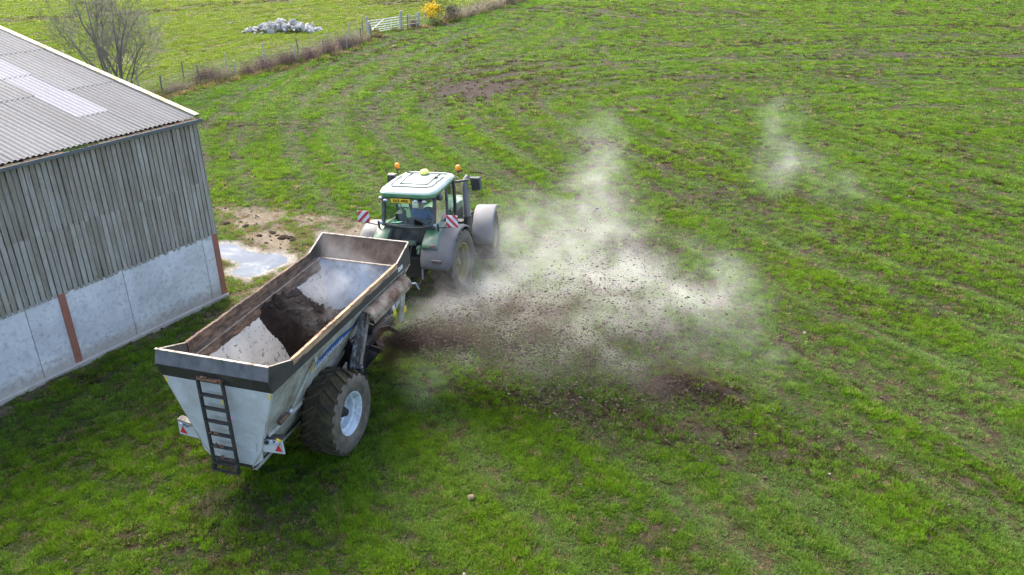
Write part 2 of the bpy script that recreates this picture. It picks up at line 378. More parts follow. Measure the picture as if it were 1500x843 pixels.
def fields(x, y):
    """cover of the ground at a place: soil 0..1, mud (tan, trampled) 0..1, wheel marks, lushness, tall clumps"""
    f = {}
    w1 = fbm(x / 3.1, y / 3.1, 1); w2 = fbm(x / .9, y / .9, 2); w3 = fbm(x / .35, y / .35, 3)
    du, su = pdist2(x, y, UCURVE); dl_, sl_ = pdist2(x, y, LCURVE)
    isl = dl_ < du; q = np.where(isl, dl_, du) + (w1 - .5) * .35; sa = np.where(isl, sl_ + 400, su)
    far = sstep(30, 60, y)
    st = (1 - far) * fbm(q / .42, sa / 3.4, 5, 3) + far * fbm(q / .8, sa / 8.0, 6, 3)
    rows = (1 - far) * fbm(q / 1.3, sa / 14, 15, 2) + far * fbm(q / 2.4, sa / 26, 16, 2)
    soil = np.zeros(np.shape(x))
    for sx, sy, rx, ry, k in SPOTS:
        d2 = ((x - sx) / rx) ** 2 + ((y - sy) / ry) ** 2
        soil = np.maximum(soil, k * np.exp(-d2 * .8) * (0.45 + 1.1 * w2))
    strip = np.exp(-(pdist(x, y, STRIP) / (0.55 + .05 * np.abs(x))) ** 2) * sstep(-2.5, .5, x) * (1 - .6 * sstep(5, 9, x)) * (0.35 + 0.8 * w2)
    soil = np.maximum(soil, .72 * strip)
    dl = np.abs(pdist(x, y, LTRACK) - 0.9); soil = np.maximum(soil, 1.2 * np.exp(-(dl / .75) ** 2) * (0.3 + w1))
    field = sstep(-3, 3, x - (-20 + (y - 48) * .35)) 
    soil = np.maximum(soil, 0.72 * field * sstep(0.52, 0.66, 0.38 * st + 0.40 * w3 + 0.22 * rows) * sstep(20, 26, y + 2.2 * x) * (.55 + .45 * sstep(20, 30, y)))
    soil = np.maximum(soil, 0.5 * sstep(.6, .78, .5 * w2 + .3 * w3 + .2 * w1) * (1 - sstep(18, 30, y)))
    md = sdpoly(x, y, MUDP) + (w2 - .5) * 1.9 + (w1 - .5) * 1.4
    mud = 1 - sstep(-.9, .75, md)
    wal = pdist(x, y, [(-8.03, 20.18), (-15.3, 8.2)])
    mud = np.maximum(mud, (1 - sstep(.15, .7, wal + (w2 - .5) * .5)) * .8)
    tr = np.zeros(np.shape(x))
    for o, k in ((.25, 1.0), (2.1, 1.0), (4.6, .75), (6.4, .75), (9.0, .6), (10.8, .6), (13.6, .5), (15.4, .5), (18, .4), (20, .4)):
        tr = np.maximum(tr, k * np.exp(-((q - o) / .40) ** 2))
    tr = tr * (1 - .6 * sstep(55, 75, y)) * sstep(9, 16, y + 1.6 * x + 4)
    f['soil'] = np.clip(soil, 0, 1); f['mud'] = np.clip(mud, 0, 1); f['track'] = np.clip(tr * (0.55 + .9 * w2), 0, 1)
    f['w1'], f['w2'], f['w3'], f['st'], f['rows'] = w1, w2, w3, st, rows
    f['puddle'] = sdpoly(x, y, PUDDLE)
    f['field'] = field
    fd = np.minimum(pdist(x, y, FENCE_A), pdist(x, y, FENCE_B))
    f['fence'] = fd
    return f

def relief(x, y, f=None):
    f = f or fields(x, y)
    h = 0.05 * (f['w2'] - .5) + 0.10 * (f['w1'] - .5) + .03 * (f['w3'] - .5)
    h = h + 0.05 * (f['st'] - .5) - 0.05 * f['track'] + .06 * f['soil'] * (f['w3'] - .3)
    h = h + 0.30 * np.exp(-((x - 3.75) / .75) ** 2 - ((y - 15.1) / .42) ** 2) + 0.14 * np.exp(-((x - 4.6) / .6) ** 2 - ((y - 14.8) / .4) ** 2)
    amp = sstep(0.0, 1.0, f['puddle'])
    h = h * (0.15 + 0.85 * amp) - 0.05 * (1 - sstep(-.35, .22, f['puddle'])) + .012 * (1 - amp)
    # stay clear of walls and wheels
    bx, by = 0.518, 0.855
    return h

def graded(a, b, step, lim0, lim1):
    core = list(np.arange(a, b + step / 2, step)); g = step * 1.07; p = core[-1]
    while p < lim1: p += g; core.append(p); g *= 1.07
    g = step * 1.07; p = core[0]; pre = []
    while p > lim0: p -= g; pre.append(p); g *= 1.07
    return np.array(pre[::-1] + core)
gx = graded(-15, 15, .14, -900, 900)
gy = graded(7, 33, .14, -250, 1300)
X, Y = np.meshgrid(gx, gy)
FG = fields(X, Y); Z = relief(X, Y, FG)
Z = Z * np.clip(1 - (np.hypot(X, Y - 40) - 150) / 150, 0, 1)
def lerp3(a, b, t): return np.asarray(a) * (1 - t[..., None]) + np.asarray(b) * t[..., None]
olive = lerp3((0.024, 0.026, 0.011), (0.032, 0.044, 0.011), sstep(.35, .65, FG['w2'])); olive = lerp3(olive, (0.050, 0.035, 0.022), sstep(.42, .6, .6 * FG['w3'] + .4 * FG['st']) * .85)
gc = np.where(FG['field'][..., None] > .5, olive, lerp3(olive, (0.085, 0.10, 0.018), np.full(X.shape, .6)))
straw = lerp3((0.15, 0.128, 0.094), (0.095, 0.078, 0.053), sstep(.35, .7, FG['w2'])); straw = lerp3(straw, (0.05, 0.036, 0.024), sstep(.6, .72, FG['w3'] * .6 + FG['w2'] * .4))
gc = lerp3(gc, straw, FG['mud'])
gc = lerp3(gc, (0.034, 0.025, 0.017), np.clip(FG['soil'] * 1.25, 0, 1))
gc = lerp3(gc, (0.24, 0.235, 0.215), (1 - sstep(.0, .45, FG['puddle'] + (FG['w3'] - .5) * .5)) * .9)
nx, ny = len(gx), len(gy)
me = bpy.data.meshes.new('ground')
vv = np.stack([X, Y, Z], -1).reshape(-1, 3)
ii = np.arange(nx * ny).reshape(ny, nx)
ff = np.stack([ii[:-1, :-1], ii[:-1, 1:], ii[1:, 1:], ii[1:, :-1]], -1).reshape(-1, 4)
me.vertices.add(len(vv)); me.vertices.foreach_set('co', vv.ravel())
me.loops.add(ff.size); me.loops.foreach_set('vertex_index', ff.ravel().astype(np.int32))
me.polygons.add(len(ff)); me.polygons.foreach_set('loop_start', np.arange(0, ff.size, 4, dtype=np.int32))
me.polygons.foreach_set('use_smooth', np.ones(len(ff), bool))
me.update(calc_edges=True); me.validate()
ca = me.attributes.new('cover', 'FLOAT_COLOR', 'POINT')
ca.data.foreach_set('color', np.concatenate([gc.reshape(-1, 3), np.ones((nx * ny, 1))], 1).ravel().astype(np.float32))
m, nt, b = mat_new('turf_and_soil')
at = nt.nodes.new('ShaderNodeAttribute'); at.attribute_name = 'cover'
v = coords(nt); n1 = noise_n(nt, 9, 6, .7, v); n2 = noise_n(nt, 1.3, 4, .6, v)
c = mixc(nt, 1.0, at.outputs['Color'], ramp(nt, n1.outputs[0], [(.3, (.45, .45, .45)), (.7, (1.5, 1.45, 1.35))]).outputs[0], 'MULTIPLY')
c = mixc(nt, 1.0, c, ramp(nt, n2.outputs[0], [(.3, (.8, .8, .8)), (.7, (1.2, 1.2, 1.2))]).outputs[0], 'MULTIPLY')
nt.links.new(c, b.inputs['Base Color']); b.inputs['Roughness'].default_value = .95; b.inputs['Specular IOR Level'].default_value = .15
bump(nt, b, n1.outputs[0], 1.0, .07)
g = link('ground', me, m); tag(g, 'pasture of short green grass with bare soil patches', None, None, 'structure')

# puddle
pts = []
P = [Vector((p[0], p[1], 0)) for p in PUDDLE]
for i in range(len(P)):
    a, bb, cc, d = P[i - 1], P[i], P[(i + 1) % len(P)], P[(i + 2) % len(P)]
    for t in (0, .25, .5, .75):
        q = 0.5 * ((2 * bb) + (-a + cc) * t + (2 * a - 5 * bb + 4 * cc - d) * t * t + (-a + 3 * bb - 3 * cc + d) * t ** 3); pts.append((q.x, q.y, -.012))
m, nt, b = mat_new('sky_pale_water')
v = coords(nt); n = noise_n(nt, 1.1, 5, .6, v, .5)
c = ramp(nt, n.outputs[0], [(.48, (.05, .07, .095)), (.58, (.085, .105, .125)), (.68, (.22, .23, .23))]).outputs[0]  # pale sky reflection mixed into the water's own colour
nt.links.new(c, b.inputs['Base Color']); b.inputs['Roughness'].default_value = .06; b.inputs['IOR'].default_value = 1.17
n3 = noise_n(nt, 14, 2, .5, v); bump(nt, b, n3.outputs[0], .03, .01)
wm = MB(); wm.add(pts, [tuple(range(len(pts)))])
tag(wm.build('puddle_water', m), 'puddle coloured pale by sky reflection on the trampled mud by the barn corner', None, None, 'structure')

# ------------------------------------------------------------------ grass (nobody could count it)
def tuft_mesh(name, seed, n, rad, h0, h1, w, lean, curl=.5):
    rg = random.Random(seed); V = []; F = []
    for i in range(n):
        a = rg.uniform(0, 6.283); r = rad * math.sqrt(rg.random()); x, y = r * math.cos(a), r * math.sin(a)
        h = rg.uniform(h0, h1); ln = lean * rg.uniform(.3, 1.2); a2 = a + rg.uniform(-.9, .9); dx, dy = math.cos(a2), math.sin(a2)
        b2 = rg.uniform(0, 6.283); px, py = math.cos(b2) * w * rg.uniform(.7, 1.3) / 2, math.sin(b2) * w / 2
        k = len(V); m1 = .55
        V += [(x - px, y - py, -.02), (x + px, y + py, -.02),
              (x + dx * ln * h * .35 - px * .8, y + dy * ln * h * .35 - py * .8, h * m1), (x + dx * ln * h * .35 + px * .8, y + dy * ln * h * .35 + py * .8, h * m1),
              (x + dx * ln * h, y + dy * ln * h, h * (1 - curl * .35 * ln))]
        F += [(k, k + 1, k + 3, k + 2), (k + 2, k + 3, k + 4)]
    me = bpy.data.meshes.new(name); me.from_pydata(V, [], F); me.update(); return me

def clod_mesh(name, seed, r=.05, sub=1):
    bm = bmesh.new(); bmesh.ops.create_icosphere(bm, subdivisions=sub, radius=r); rg = random.Random(seed)
    off = Vector((rg.uniform(0, 50), rg.uniform(0, 50), rg.uniform(0, 50)))
    for v in bm.verts:
        v.co *= 1 + .55 * mnoise.noise(v.co / r * 1.1 + off); v.co.z *= .7
    me = bpy.data.meshes.new(name); bm.to_mesh(me); bm.free(); return me

def leaf_mat(name, transl=.5):
    m, nt, b = mat_new(name)
    at = nt.nodes.new('ShaderNodeAttribute'); at.attribute_type = 'INSTANCER'; at.attribute_name = 'tint'
    ge = nt.nodes.new('ShaderNodeNewGeometry')
    rr = ramp(nt, ge.outputs['Random Per Island'], [(0, (.62, .66, .6)), (.6, (1.05, 1.05, 1.0)), (1, (1.45, 1.35, 1.15))])
    c = mixc(nt, 1.0, at.outputs['Color'], rr.outputs[0], 'MULTIPLY')
    nt.links.new(c, b.inputs['Base Color']); b.inputs['Roughness'].default_value = .55; b.inputs['Specular IOR Level'].default_value = .25
    if transl:
        tr = nt.nodes.new('ShaderNodeBsdfTranslucent'); nt.links.new(c, tr.inputs[0])
        mx = nt.nodes.new('ShaderNodeMixShader'); mx.inputs[0].default_value = transl
        nt.links.new(b.outputs[0], mx.inputs[1]); nt.links.new(tr.outputs[0], mx.inputs[2]); nt.links.new(mx.outputs[0], nt.nodes['Material Output'].inputs[0])
    return m
M['leaf'] = leaf_mat('grass_blades'); M['clod'] = leaf_mat('soil_crumbs', 0)

def scatter(name, label, srcs, co, rot, scl, tint, idx):
    me = bpy.data.meshes.new(name); n = len(co)
    me.vertices.add(n); me.vertices.foreach_set('co', np.asarray(co, np.float32).ravel())
    for an, ty, dat, key in (('rot', 'FLOAT_VECTOR', rot, 'vector'), ('scl', 'FLOAT_VECTOR', scl, 'vector')):
        a = me.attributes.new(an, ty, 'POINT'); a.data.foreach_set(key, np.asarray(dat, np.float32).ravel())
    a = me.attributes.new('tint', 'FLOAT_COLOR', 'POINT'); a.data.foreach_set('color', np.concatenate([tint, np.ones((n, 1))], 1).astype(np.float32).ravel())
    a = me.attributes.new('idx', 'INT', 'POINT'); a.data.foreach_set('value', np.asarray(idx, np.int32))
    me.update()
    o = link(name, me); tag(o, label, None, None, 'stuff')
    src = bpy.data.collections.new(name + '_sources')
    for i, (sm, mat) in enumerate(srcs):
        so = bpy.data.objects.new('%s_source_%02d' % (name, i), sm)
        if not sm.materials: sm.materials.append(mat)
        src.objects.link(so)
    ng = bpy.data.node_groups.new(name + '_scatter', 'GeometryNodeTree')
    ng.interface.new_socket('Geometry', in_out='INPUT', socket_type='NodeSocketGeometry')
    ng.interface.new_socket('Geometry', in_out='OUTPUT', socket_type='NodeSocketGeometry')
    gi = ng.nodes.new('NodeGroupInput'); go = ng.nodes.new('NodeGroupOutput')
    m2p = ng.nodes.new('GeometryNodeMeshToPoints'); ip = ng.nodes.new('GeometryNodeInstanceOnPoints'); ci = ng.nodes.new('GeometryNodeCollectionInfo')
    ci.inputs['Collection'].default_value = src; ci.inputs['Separate Children'].default_value = True; ci.inputs['Reset Children'].default_value = True
    ip.inputs['Pick Instance'].default_value = True
    def na(nm, ty):
        q = ng.nodes.new('GeometryNodeInputNamedAttribute'); q.data_type = ty; q.inputs['Name'].default_value = nm; return q.outputs['Attribute']
    L = ng.links.new
    L(gi.outputs[0], m2p.inputs['Mesh']); L(m2p.outputs[0], ip.inputs['Points']); L(ci.outputs[0], ip.inputs['Instance'])
    L(na('idx', 'INT'), ip.inputs['Instance Index']); L(na('rot', 'FLOAT_VECTOR'), ip.inputs['Rotation']); L(na('scl', 'FLOAT_VECTOR'), ip.inputs['Scale'])
    L(ip.outputs[0], go.inputs[0])
    md = o.modifiers.new('scatter', 'NODES'); md.node_group = ng
    return o

BARN_C, BARN_YAW = (-8.0285, 20.1812), 1.0264
def barn_local(x, y):
    c, s = math.cos(BARN_YAW), math.sin(BARN_YAW); dx, dy = x - BARN_C[0], y - BARN_C[1]
    return dx * c + dy * s, -dx * s + dy * c
def pts_ring(y0, y1, dens, rg):
    hw = lambda y: .72 * y + 5.5
    n = int((y1 - y0) * 2 * hw(y1) * dens); y = rg.uniform(y0, y1, n); x = rg.uniform(-hw(y1), hw(y1), n)
    k = np.abs(x) < hw(y); a, bb = barn_local(x, y); k &= ~((a < .1) & (bb > -.06)); return x[k], y[k]

rg = np.random.default_rng(11)
GX, GY, GS = [], [], []
for y0, y1, dens, s in ((6.0, 14, 330, .72), (14, 20, 220, .82), (20, 28, 135, 1.0), (28, 40, 70, 1.3), (40, 58, 30, 1.8), (58, 84, 15, 2.5), (84, 135, 7.5, 3.4)):
    x, y = pts_ring(y0, y1, dens, rg); GX.append(x); GY.append(y); GS.append(np.full(len(x), s))
x = np.concatenate(GX); y = np.concatenate(GY); s = np.concatenate(GS)
f = fields(x, y); n = len(x)
cl = fbm(x / .22, y / .22, 21, 3); cl2 = fbm(x / 1.6, y / 1.6, 22, 3)
# far clumps follow a coarser pattern along the rows
pat = np.where(y < 34, .55 * cl + .25 * f['st'] + .2 * cl2, .25 * cl + .5 * f['st'] + .25 * cl2)
keep = 1.0 - .88 * f['soil'] - .86 * f['mud'] * (1.0 - .9 * sstep(.56, .68, f['w2'])) - .3 * f['track']
keep = keep * (0.32 + 0.8 * sstep(.40, .55, pat))
keep = np.where(f['puddle'] < .18, 0, keep)
k = rg.random(n) < keep
x, y, s, pat, cl2 = x[k], y[k], s[k], pat[k], cl2[k]; f = {q: v[k] for q, v in f.items()}; n = len(x)
z = relief(x, y, f)
t = np.clip(sstep(.36, .64, pat) + rg.normal(0, .17, n), 0, 1)
tint = lerp3((0.058, 0.120, 0.010), (0.134, 0.250, 0.012), t)
yel = np.clip(sstep(.45, .7, f['w1']) * .5 + rg.normal(0, .12, n), 0, 1)
tint = lerp3(tint, (0.165, 0.24, 0.014), yel * .5)
blu = f['track'] * .9 + .3 * sstep(.52, .68, fbm(x / 2.3, y / 2.3, 31, 3))
tint = lerp3(tint, (0.135, 0.215, 0.055), np.clip(blu, 0, .8))
left = 1 - f['field']; tint = lerp3(tint, (0.175, 0.235, 0.022), left * .72)
verge = np.exp(-((f['fence'] - 2.2) / 1.6) ** 2) * f['field']; tint = lerp3(tint, (0.08, 0.20, 0.012), verge * .6)
dry = (rg.random(n) < .05 + .10 * sstep(.5, .38, pat) * 0 + .07 * (pat < .44) + .45 * f['mud'] + .05 * f['soil'] + .6 * (f['fence'] < .9)); tint[dry] = lerp3((0.30, 0.24, 0.12), (0.19, 0.15, 0.07), rg.random(dry.sum()))
brn = (rg.random(n) < .75 * f['soil']); tint[brn] = lerp3((0.042, 0.031, 0.018), (0.085, 0.075, 0.028), rg.random(brn.sum()))
tint *= (rg.uniform(.68, 1.32, n))[:, None]
hs = (0.62 + .7 * sstep(.40, .66, pat)) * (1 - .5 * f['track']) * (1 - .35 * f['mud']) * rg.uniform(.75, 1.25, n)
hs = np.where((f['fence'] < .9), hs * 2.6, hs)
idx = rg.integers(0, 5, n); 
scl = np.stack([s, s, s ** .55 * hs], -1)
rot = np.stack([rg.normal(0, .10, n), rg.normal(0, .10, n), rg.uniform(0, 6.283, n)], -1)
srcs = [(tuft_mesh('tuft_%d' % i, i, 34, .085, .045, .105, .011, .75), M['leaf']) for i in range(3)] + [(tuft_mesh('tuft_%d' % i, i, 40, .11, .03, .075, .014, 1.15), M['leaf']) for i in (3, 4)]
scatter('grass', 'short clumpy pasture grass covering the fields', srcs, np.stack([x, y, z], -1), rot, scl, tint, idx)

# crumbs of soil and dung lying in the grass
x, y = pts_ring(7, 34, 22, rg); x2, y2 = pts_ring(34, 75, 3, rg); x = np.concatenate([x, x2]); y = np.concatenate([y, y2]); f = fields(x, y)
kk = rg.random(len(x)) < np.clip(.05 + 1.2 * f['soil'] + .3 * f['mud'] * (f['w3'] > .55), 0, 1) * (f['puddle'] > .3); x, y = x[kk], y[kk]; f = {q: v[kk] for q, v in f.items()}; n = len(x)
sc = rg.uniform(.3, 1.05, n) ** 1.5 * np.where(y > 34, 2.0, 1.0)
tint = lerp3((0.026, 0.017, 0.011), (0.065, 0.045, 0.030), rg.random(n)); pale = rg.random(n) < .015; tint[pale] = (.2, .18, .15)
scatter('soil_crumbs', 'dark crumbs of soil and dung lying in the grass', [(clod_mesh('crumb_%d' % i, i), M['clod']) for i in range(4)], np.stack([x, y, relief(x, y, f) + .012], -1),
        np.stack([rg.uniform(0, 6, n), rg.uniform(0, 6, n), rg.uniform(0, 6, n)], -1), np.stack([sc, sc, sc], -1), tint, rg.integers(0, 4, n))
# ------------------------------------------------------------------ barn
def wood_mat():
    m, nt, b = mat_new('weathered_board')
    v = coords(nt, (6, 6, .35), rnd=True); n = noise_n(nt, 3.2, 6, .65, v)
    v2 = coords(nt, (1, 1, 1), 'Object', rnd=True); n2 = noise_n(nt, 1.3, 4, .6, v2); n4 = noise_n(nt, 16, 3, .6, v2)
    c = ramp(nt, n.outputs[0], [(.25, (.15, .138, .115)), (.5, (.265, .252, .222)), (.75, (.385, .378, .345))]).outputs[0]
    c = mixc(nt, ramp(nt, n2.outputs[0], [(.45, (0, 0, 0)), (.7, (.8, .8, .8))]).outputs[0], c, (.20, .19, .14))
    c = mixc(nt, ramp(nt, n4.outputs[0], [(.64, (0, 0, 0)), (.72, (1, 1, 1))]).outputs[0], c, (.14, .12, .09))
    oi = nt.nodes.new('ShaderNodeObjectInfo')
    c = mixc(nt, 1.0, c, ramp(nt, oi.outputs['Random'], [(0, (.84, .78, .69)), (.5, (1.04, .99, .91)), (1, (1.2, 1.17, 1.10))]).outputs[0], 'MULTIPLY')
    nt.links.new(c, b.inputs['Base Color']); b.inputs['Roughness'].default_value = .85; bump(nt, b, n.outputs[0], .35, .01)
    return m
def concrete_mat():
    m, nt, b = mat_new('cast_concrete')
    v = coords(nt, rnd=True); n = noise_n(nt, 1.2, 8, .68, v, .4); n2 = noise_n(nt, 9, 6, .7, v); n3 = noise_n(nt, 22, 4, .6, coords(nt, (1, 1, .25), rnd=True))
    c = ramp(nt, n.outputs[0], [(.28, (.42, .415, .40)), (.5, (.57, .565, .55)), (.72, (.69, .685, .665))]).outputs[0]
    c = mixc(nt, ramp(nt, n2.outputs[0], [(.50, (0, 0, 0)), (.68, (.7, .7, .7))]).outputs[0], c, (.30, .305, .30))
    # splash dirt on the foot of the wall, with a ragged upper edge
    tc = nt.nodes.new('ShaderNodeTexCoord'); sp = nt.nodes.new('ShaderNodeSeparateXYZ'); nt.links.new(tc.outputs['Object'], sp.inputs[0])
    ad = nt.nodes.new('ShaderNodeMath'); ad.operation = 'MULTIPLY_ADD'; nt.links.new(n2.outputs[0], ad.inputs[0]); ad.inputs[1].default_value = -.7; nt.links.new(sp.outputs[2], ad.inputs[2])
    c = mixc(nt, ramp(nt, ad.outputs[0], [(0.0, (.6, .6, .6)), (.30, (0, 0, 0))]).outputs[0], c, (.29, .23, .16))
    nt.links.new(c, b.inputs['Base Color']); b.inputs['Roughness'].default_value = .9; bump(nt, b, n2.outputs[0], .25, .01)
    return m
def roof_mat(name, a, bb, dirt, amt):
    m, nt, b = mat_new(name)
    v = coords(nt, (1, .25, 1), rnd=True); n = noise_n(nt, 2.0, 6, .65, v); n2 = noise_n(nt, 26, 5, .7, coords(nt, rnd=True))
    c = ramp(nt, n.outputs[0], [(.3, a), (.7, bb)]).outputs[0]
    c = mixc(nt, ramp(nt, n2.outputs[0], [(.70 - amt, (0, 0, 0)), (.80 - amt, (.75, .75, .75))]).outputs[0], c, dirt)
    oi = nt.nodes.new('ShaderNodeObjectInfo')
    c = mixc(nt, 1.0, c, ramp(nt, oi.outputs['Random'], [(0, (.85, .85, .85)), (1, (1.12, 1.12, 1.1))]).outputs[0], 'MULTIPLY')
    nt.links.new(c, b.inputs['Base Color']); b.inputs['Roughness'].default_value = .8; bump(nt, b, n2.outputs[0], .2, .005)
    return m
M['board'] = wood_mat(); M['concrete'] = concrete_mat()
M['roof'] = roof_mat('fibre_cement', (.078, .081, .084), (.115, .12, .124), (.06, .053, .042), .17)
M['rooflight'] = roof_mat('rooflight_sheet', (.155, .155, .175), (.19, .19, .205), (.105, .098, .088), .12)
M['red_steel'] = paint('red_oxide_steel', (.30, .105, .065), .7, 0, .15, 5, (.22, .13, .09), .35, 4, .15)
M['gutter'] = paint('grey_gutter', (.075, .095, .10), .45, 0, .15, 5, (.12, .12, .09), .35, 4, .15)
M['silt'] = paint('gutter_silt', (.085, .045, .025), .95, 0, .35, 9, (.05, .07, .02), .35, 6, .1, .4)
M['trim'] = paint('verge_trim', (.27, .255, .18), .6, 0, .1, 3, (.21, .185, .07), .45, 2.2, .15)
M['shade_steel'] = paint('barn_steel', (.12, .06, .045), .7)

EAVE, RIDGE_D, SLOPE = 5.12, 9.0, math.tan(R(11.6))
LEN = 18.0
barn = empty('barn', (*BARN_C, 0), (0, 0, BARN_YAW), 'grey farm barn with corrugated roof, spaced timber boards and concrete lower wall', 'barn')
rb = random.Random(4)
# concrete wall panels, 2.4 m each
cuts = [0.0, -0.49, -2.87, -5.28, -7.68, -10.08, -12.48, -14.88, -LEN]
for a1, a0 in zip(cuts[:-1], cuts[1:]):
    o = MB().box((0, 0, .945), (a1 - a0 - .014, .14, 1.89 + .3)).build('concrete_panel', M['concrete'], barn, bevel=.008)
    o.location = ((a0 + a1) / 2, .07 + rb.uniform(-.006, .006), -.15)
MB().box((-LEN / 2, -.045, .03), (LEN, .09, .16)).build('footing', M['concrete'], barn, bevel=.02)
for a in (-.085, -4.435, -8.87, -13.3, -17.7):
    c = MB()
    c.box((a, -.002 + .03, .945), (.17, .10, 1.90)); o = c.build('steel_column', M['red_steel'], barn, bevel=.005)
    MB().box((a, .20, 2.5), (.17, .10, 5.0)).build('column_web', M['shade_steel'], o)
# far columns and inner frames (seen through the gaps)
for a in (-.085, -4.435, -8.87, -13.3, -17.7):
    MB().box((a, 17.9, 2.4), (.17, .2, 4.8)).build('steel_column', M['shade_steel'], barn)
    MB().bar((a, .25, 4.75), (a, 9, 4.75 + 8.75 * SLOPE), .15, .3).bar((a, 17.8, 4.75), (a, 9, 4.75 + 8.75 * SLOPE), .15, .3).build('rafter', M['shade_steel'], barn)
for z in (1.98, 3.34, 4.72):
    MB().box((-LEN / 2, .115, z), (LEN, .06, .12)).build('timber_rail', M['board'], barn)
# boards, two lifts
lo = MB().box((0, 0, 0), (.101, .024, 1.53)).mesh('board_lower'); up = MB().box((0, 0, 0), (.101, .024, 1.69)).mesh('board_upper')
lo.materials.append(M['board']); up.materials.append(M['board'])
a = -.075; i = 0
while a > -LEN + .1:
    for meb, zc in ((lo, 1.83 + 1.55 / 2), (up, 3.33 + 1.70 / 2)):
        if a < -9 and meb is lo and False: continue
        link('board', meb, None, barn, (a + rb.uniform(-.004, .004), .035 + rb.uniform(-.005, .005) + (.006 if meb is up else 0) - .03, zc + rb.uniform(-.004, .004)), (rb.uniform(-.004, .004), rb.uniform(-.004, .004), rb.uniform(-.03, .03)))
    a -= .1285 + rb.uniform(-.003, .003)
MB().box((-.005, .05, 3.42), (.03, .12, 3.2)).build('corner_board', M['board'], barn)
# gable and back walls, and a panel that blocks light
o = MB().box((-.07, 9, .9), (.14, 17.6, 1.9)).build('gable_wall', M['concrete'], barn)
gp = MB().prism([(-.03, .3, 1.85), (-.03, 17.7, 1.85), (-.03, 17.7, 4.85), (-.03, 9, 4.85 + 8.7 * SLOPE), (-.03, .3, 4.85)], (-.03, 0, 0)).build('gable_cladding', M['board'], barn)
MB().box((-LEN / 2, 17.93, .95), (LEN - .2, .14, 1.9)).build('back_wall', M['concrete'], barn)
MB().box((-LEN / 2, 17.95, 3.4), (LEN - .2, .04, 3.0)).build('back_light_block', M['board'], barn)  # unseen panel added to keep the barn inside dark
MB().box((-LEN / 2, 9, .02), (LEN - .4, 17.5, .1)).build('barn_floor', M['concrete'], barn)
# roof sheets, corrugated
SHW, PITCHC, AMP = .78, .13, .020
hyp = math.sqrt(1 + SLOPE ** 2)
def sheet_mesh(name, length):
    n = 6 * 6 + 1; w = SHW + .06; top = []; 
    for q in (0, length):
        top.append([(-w / 2 + w * k / (n - 1), q, AMP * math.cos(2 * math.pi * (-w / 2 + w * k / (n - 1)) / PITCHC)) for k in range(n)])
    b = MB().grid(top); me = b.mesh(name, True); return me
shm = sheet_mesh('corrugated_sheet', 3.15); shm.materials.append(M['roof'])
slm = sheet_mesh('corrugated_rooflight', 3.15); slm.materials.append(M['rooflight'])
ang = math.atan(SLOPE)
ncol = int(LEN / SHW) + 1
for side in (0, 1):
    for ccol in range(ncol):
        ac = .03 - SHW / 2 - ccol * SHW
        for row in range(3):
            s0 = row * 3.0 - .10 + (.0 if row else 0)
            is_l = side == 0 and ccol % 6 == 2 and row < 3
            if is_l and row == 0: pass
            meS = slm if is_l and row >= 1 else shm
            if is_l and row == 0: meS = shm
            # the rooflight starts 1.3 m above the eave: first sheet is short there
            off = 0.0
            if side == 0:
                if is_l:
                    s0 = (-.10, 1.25, 4.25)[row]
                loc = (ac, s0, EAVE + s0 * SLOPE + .007 * row + (.004 if ccol % 2 else 0)); rot = (ang, 0, 0)
            else:
                loc = (ac, 18.0 - s0, EAVE + s0 * SLOPE + .007 * row + (.004 if ccol % 2 else 0)); rot = (ang, 0, math.pi)
            link('rooflight_sheet' if meS is slm else 'roof_sheet', meS, None, barn, loc, rot)
    
MB().tube([(.22, 9, EAVE + 9 * SLOPE + .03), (-LEN, 9, EAVE + 9 * SLOPE + .03)], .11, 10).build('ridge_cap', M['roof'], barn)
for sgn in (0, 1):
    y0, y1 = (-.11, 9) if sgn == 0 else (18.11, 9)
    t = MB().bar((-.03, y0, EAVE - .11 * SLOPE + .035), (-.03, y1, EAVE + 9 * SLOPE + .035), .17, .035)
    t.build('verge_trim', M['trim'], barn, bevel=.01)
# gutter
pr = [(.075 * math.cos(R(t)), .075 * math.sin(R(t))) for t in range(180, 361, 18)]
gb = MB(); ga = [[(x, -.13 + p[0], EAVE - .13 + p[1] + .03) for p in pr] for x in (.03, -LEN)]
gb.grid(ga); gb.build('gutter', M['gutter'], barn, solid=.008, smooth=True)
MB().box((-LEN / 2 + .02, -.208, EAVE - .115), (LEN + .04, .02, .085)).build('gutter_face', M['gutter'], barn, bevel=.006)
sl = MB(); rws = []
for k in range(180):
    x = .02 - k * LEN / 180; rws.append([(x, -.197, EAVE - .09), (x, -.13, EAVE - .07 + rb.uniform(0, .03)), (x, -.065, EAVE - .08)])
sl.grid(rws).build('gutter_silt', M['silt'], barn)
# weeds growing in the gutter
wd = tuft_mesh('gutter_weed', 77, 90, .16, .05, .13, .012, .9); wdm = flat('weed_green', (.10, .15, .02), .7); wd.materials.append(wdm)
link('gutter_weed', wd, None, barn, (-3.35, -.15, EAVE - .07), None, (1.6, .45, .75))
link('gutter_weed', wd, None, barn, (-3.0, -.15, EAVE - .08), None, (1.2, .4, .5))

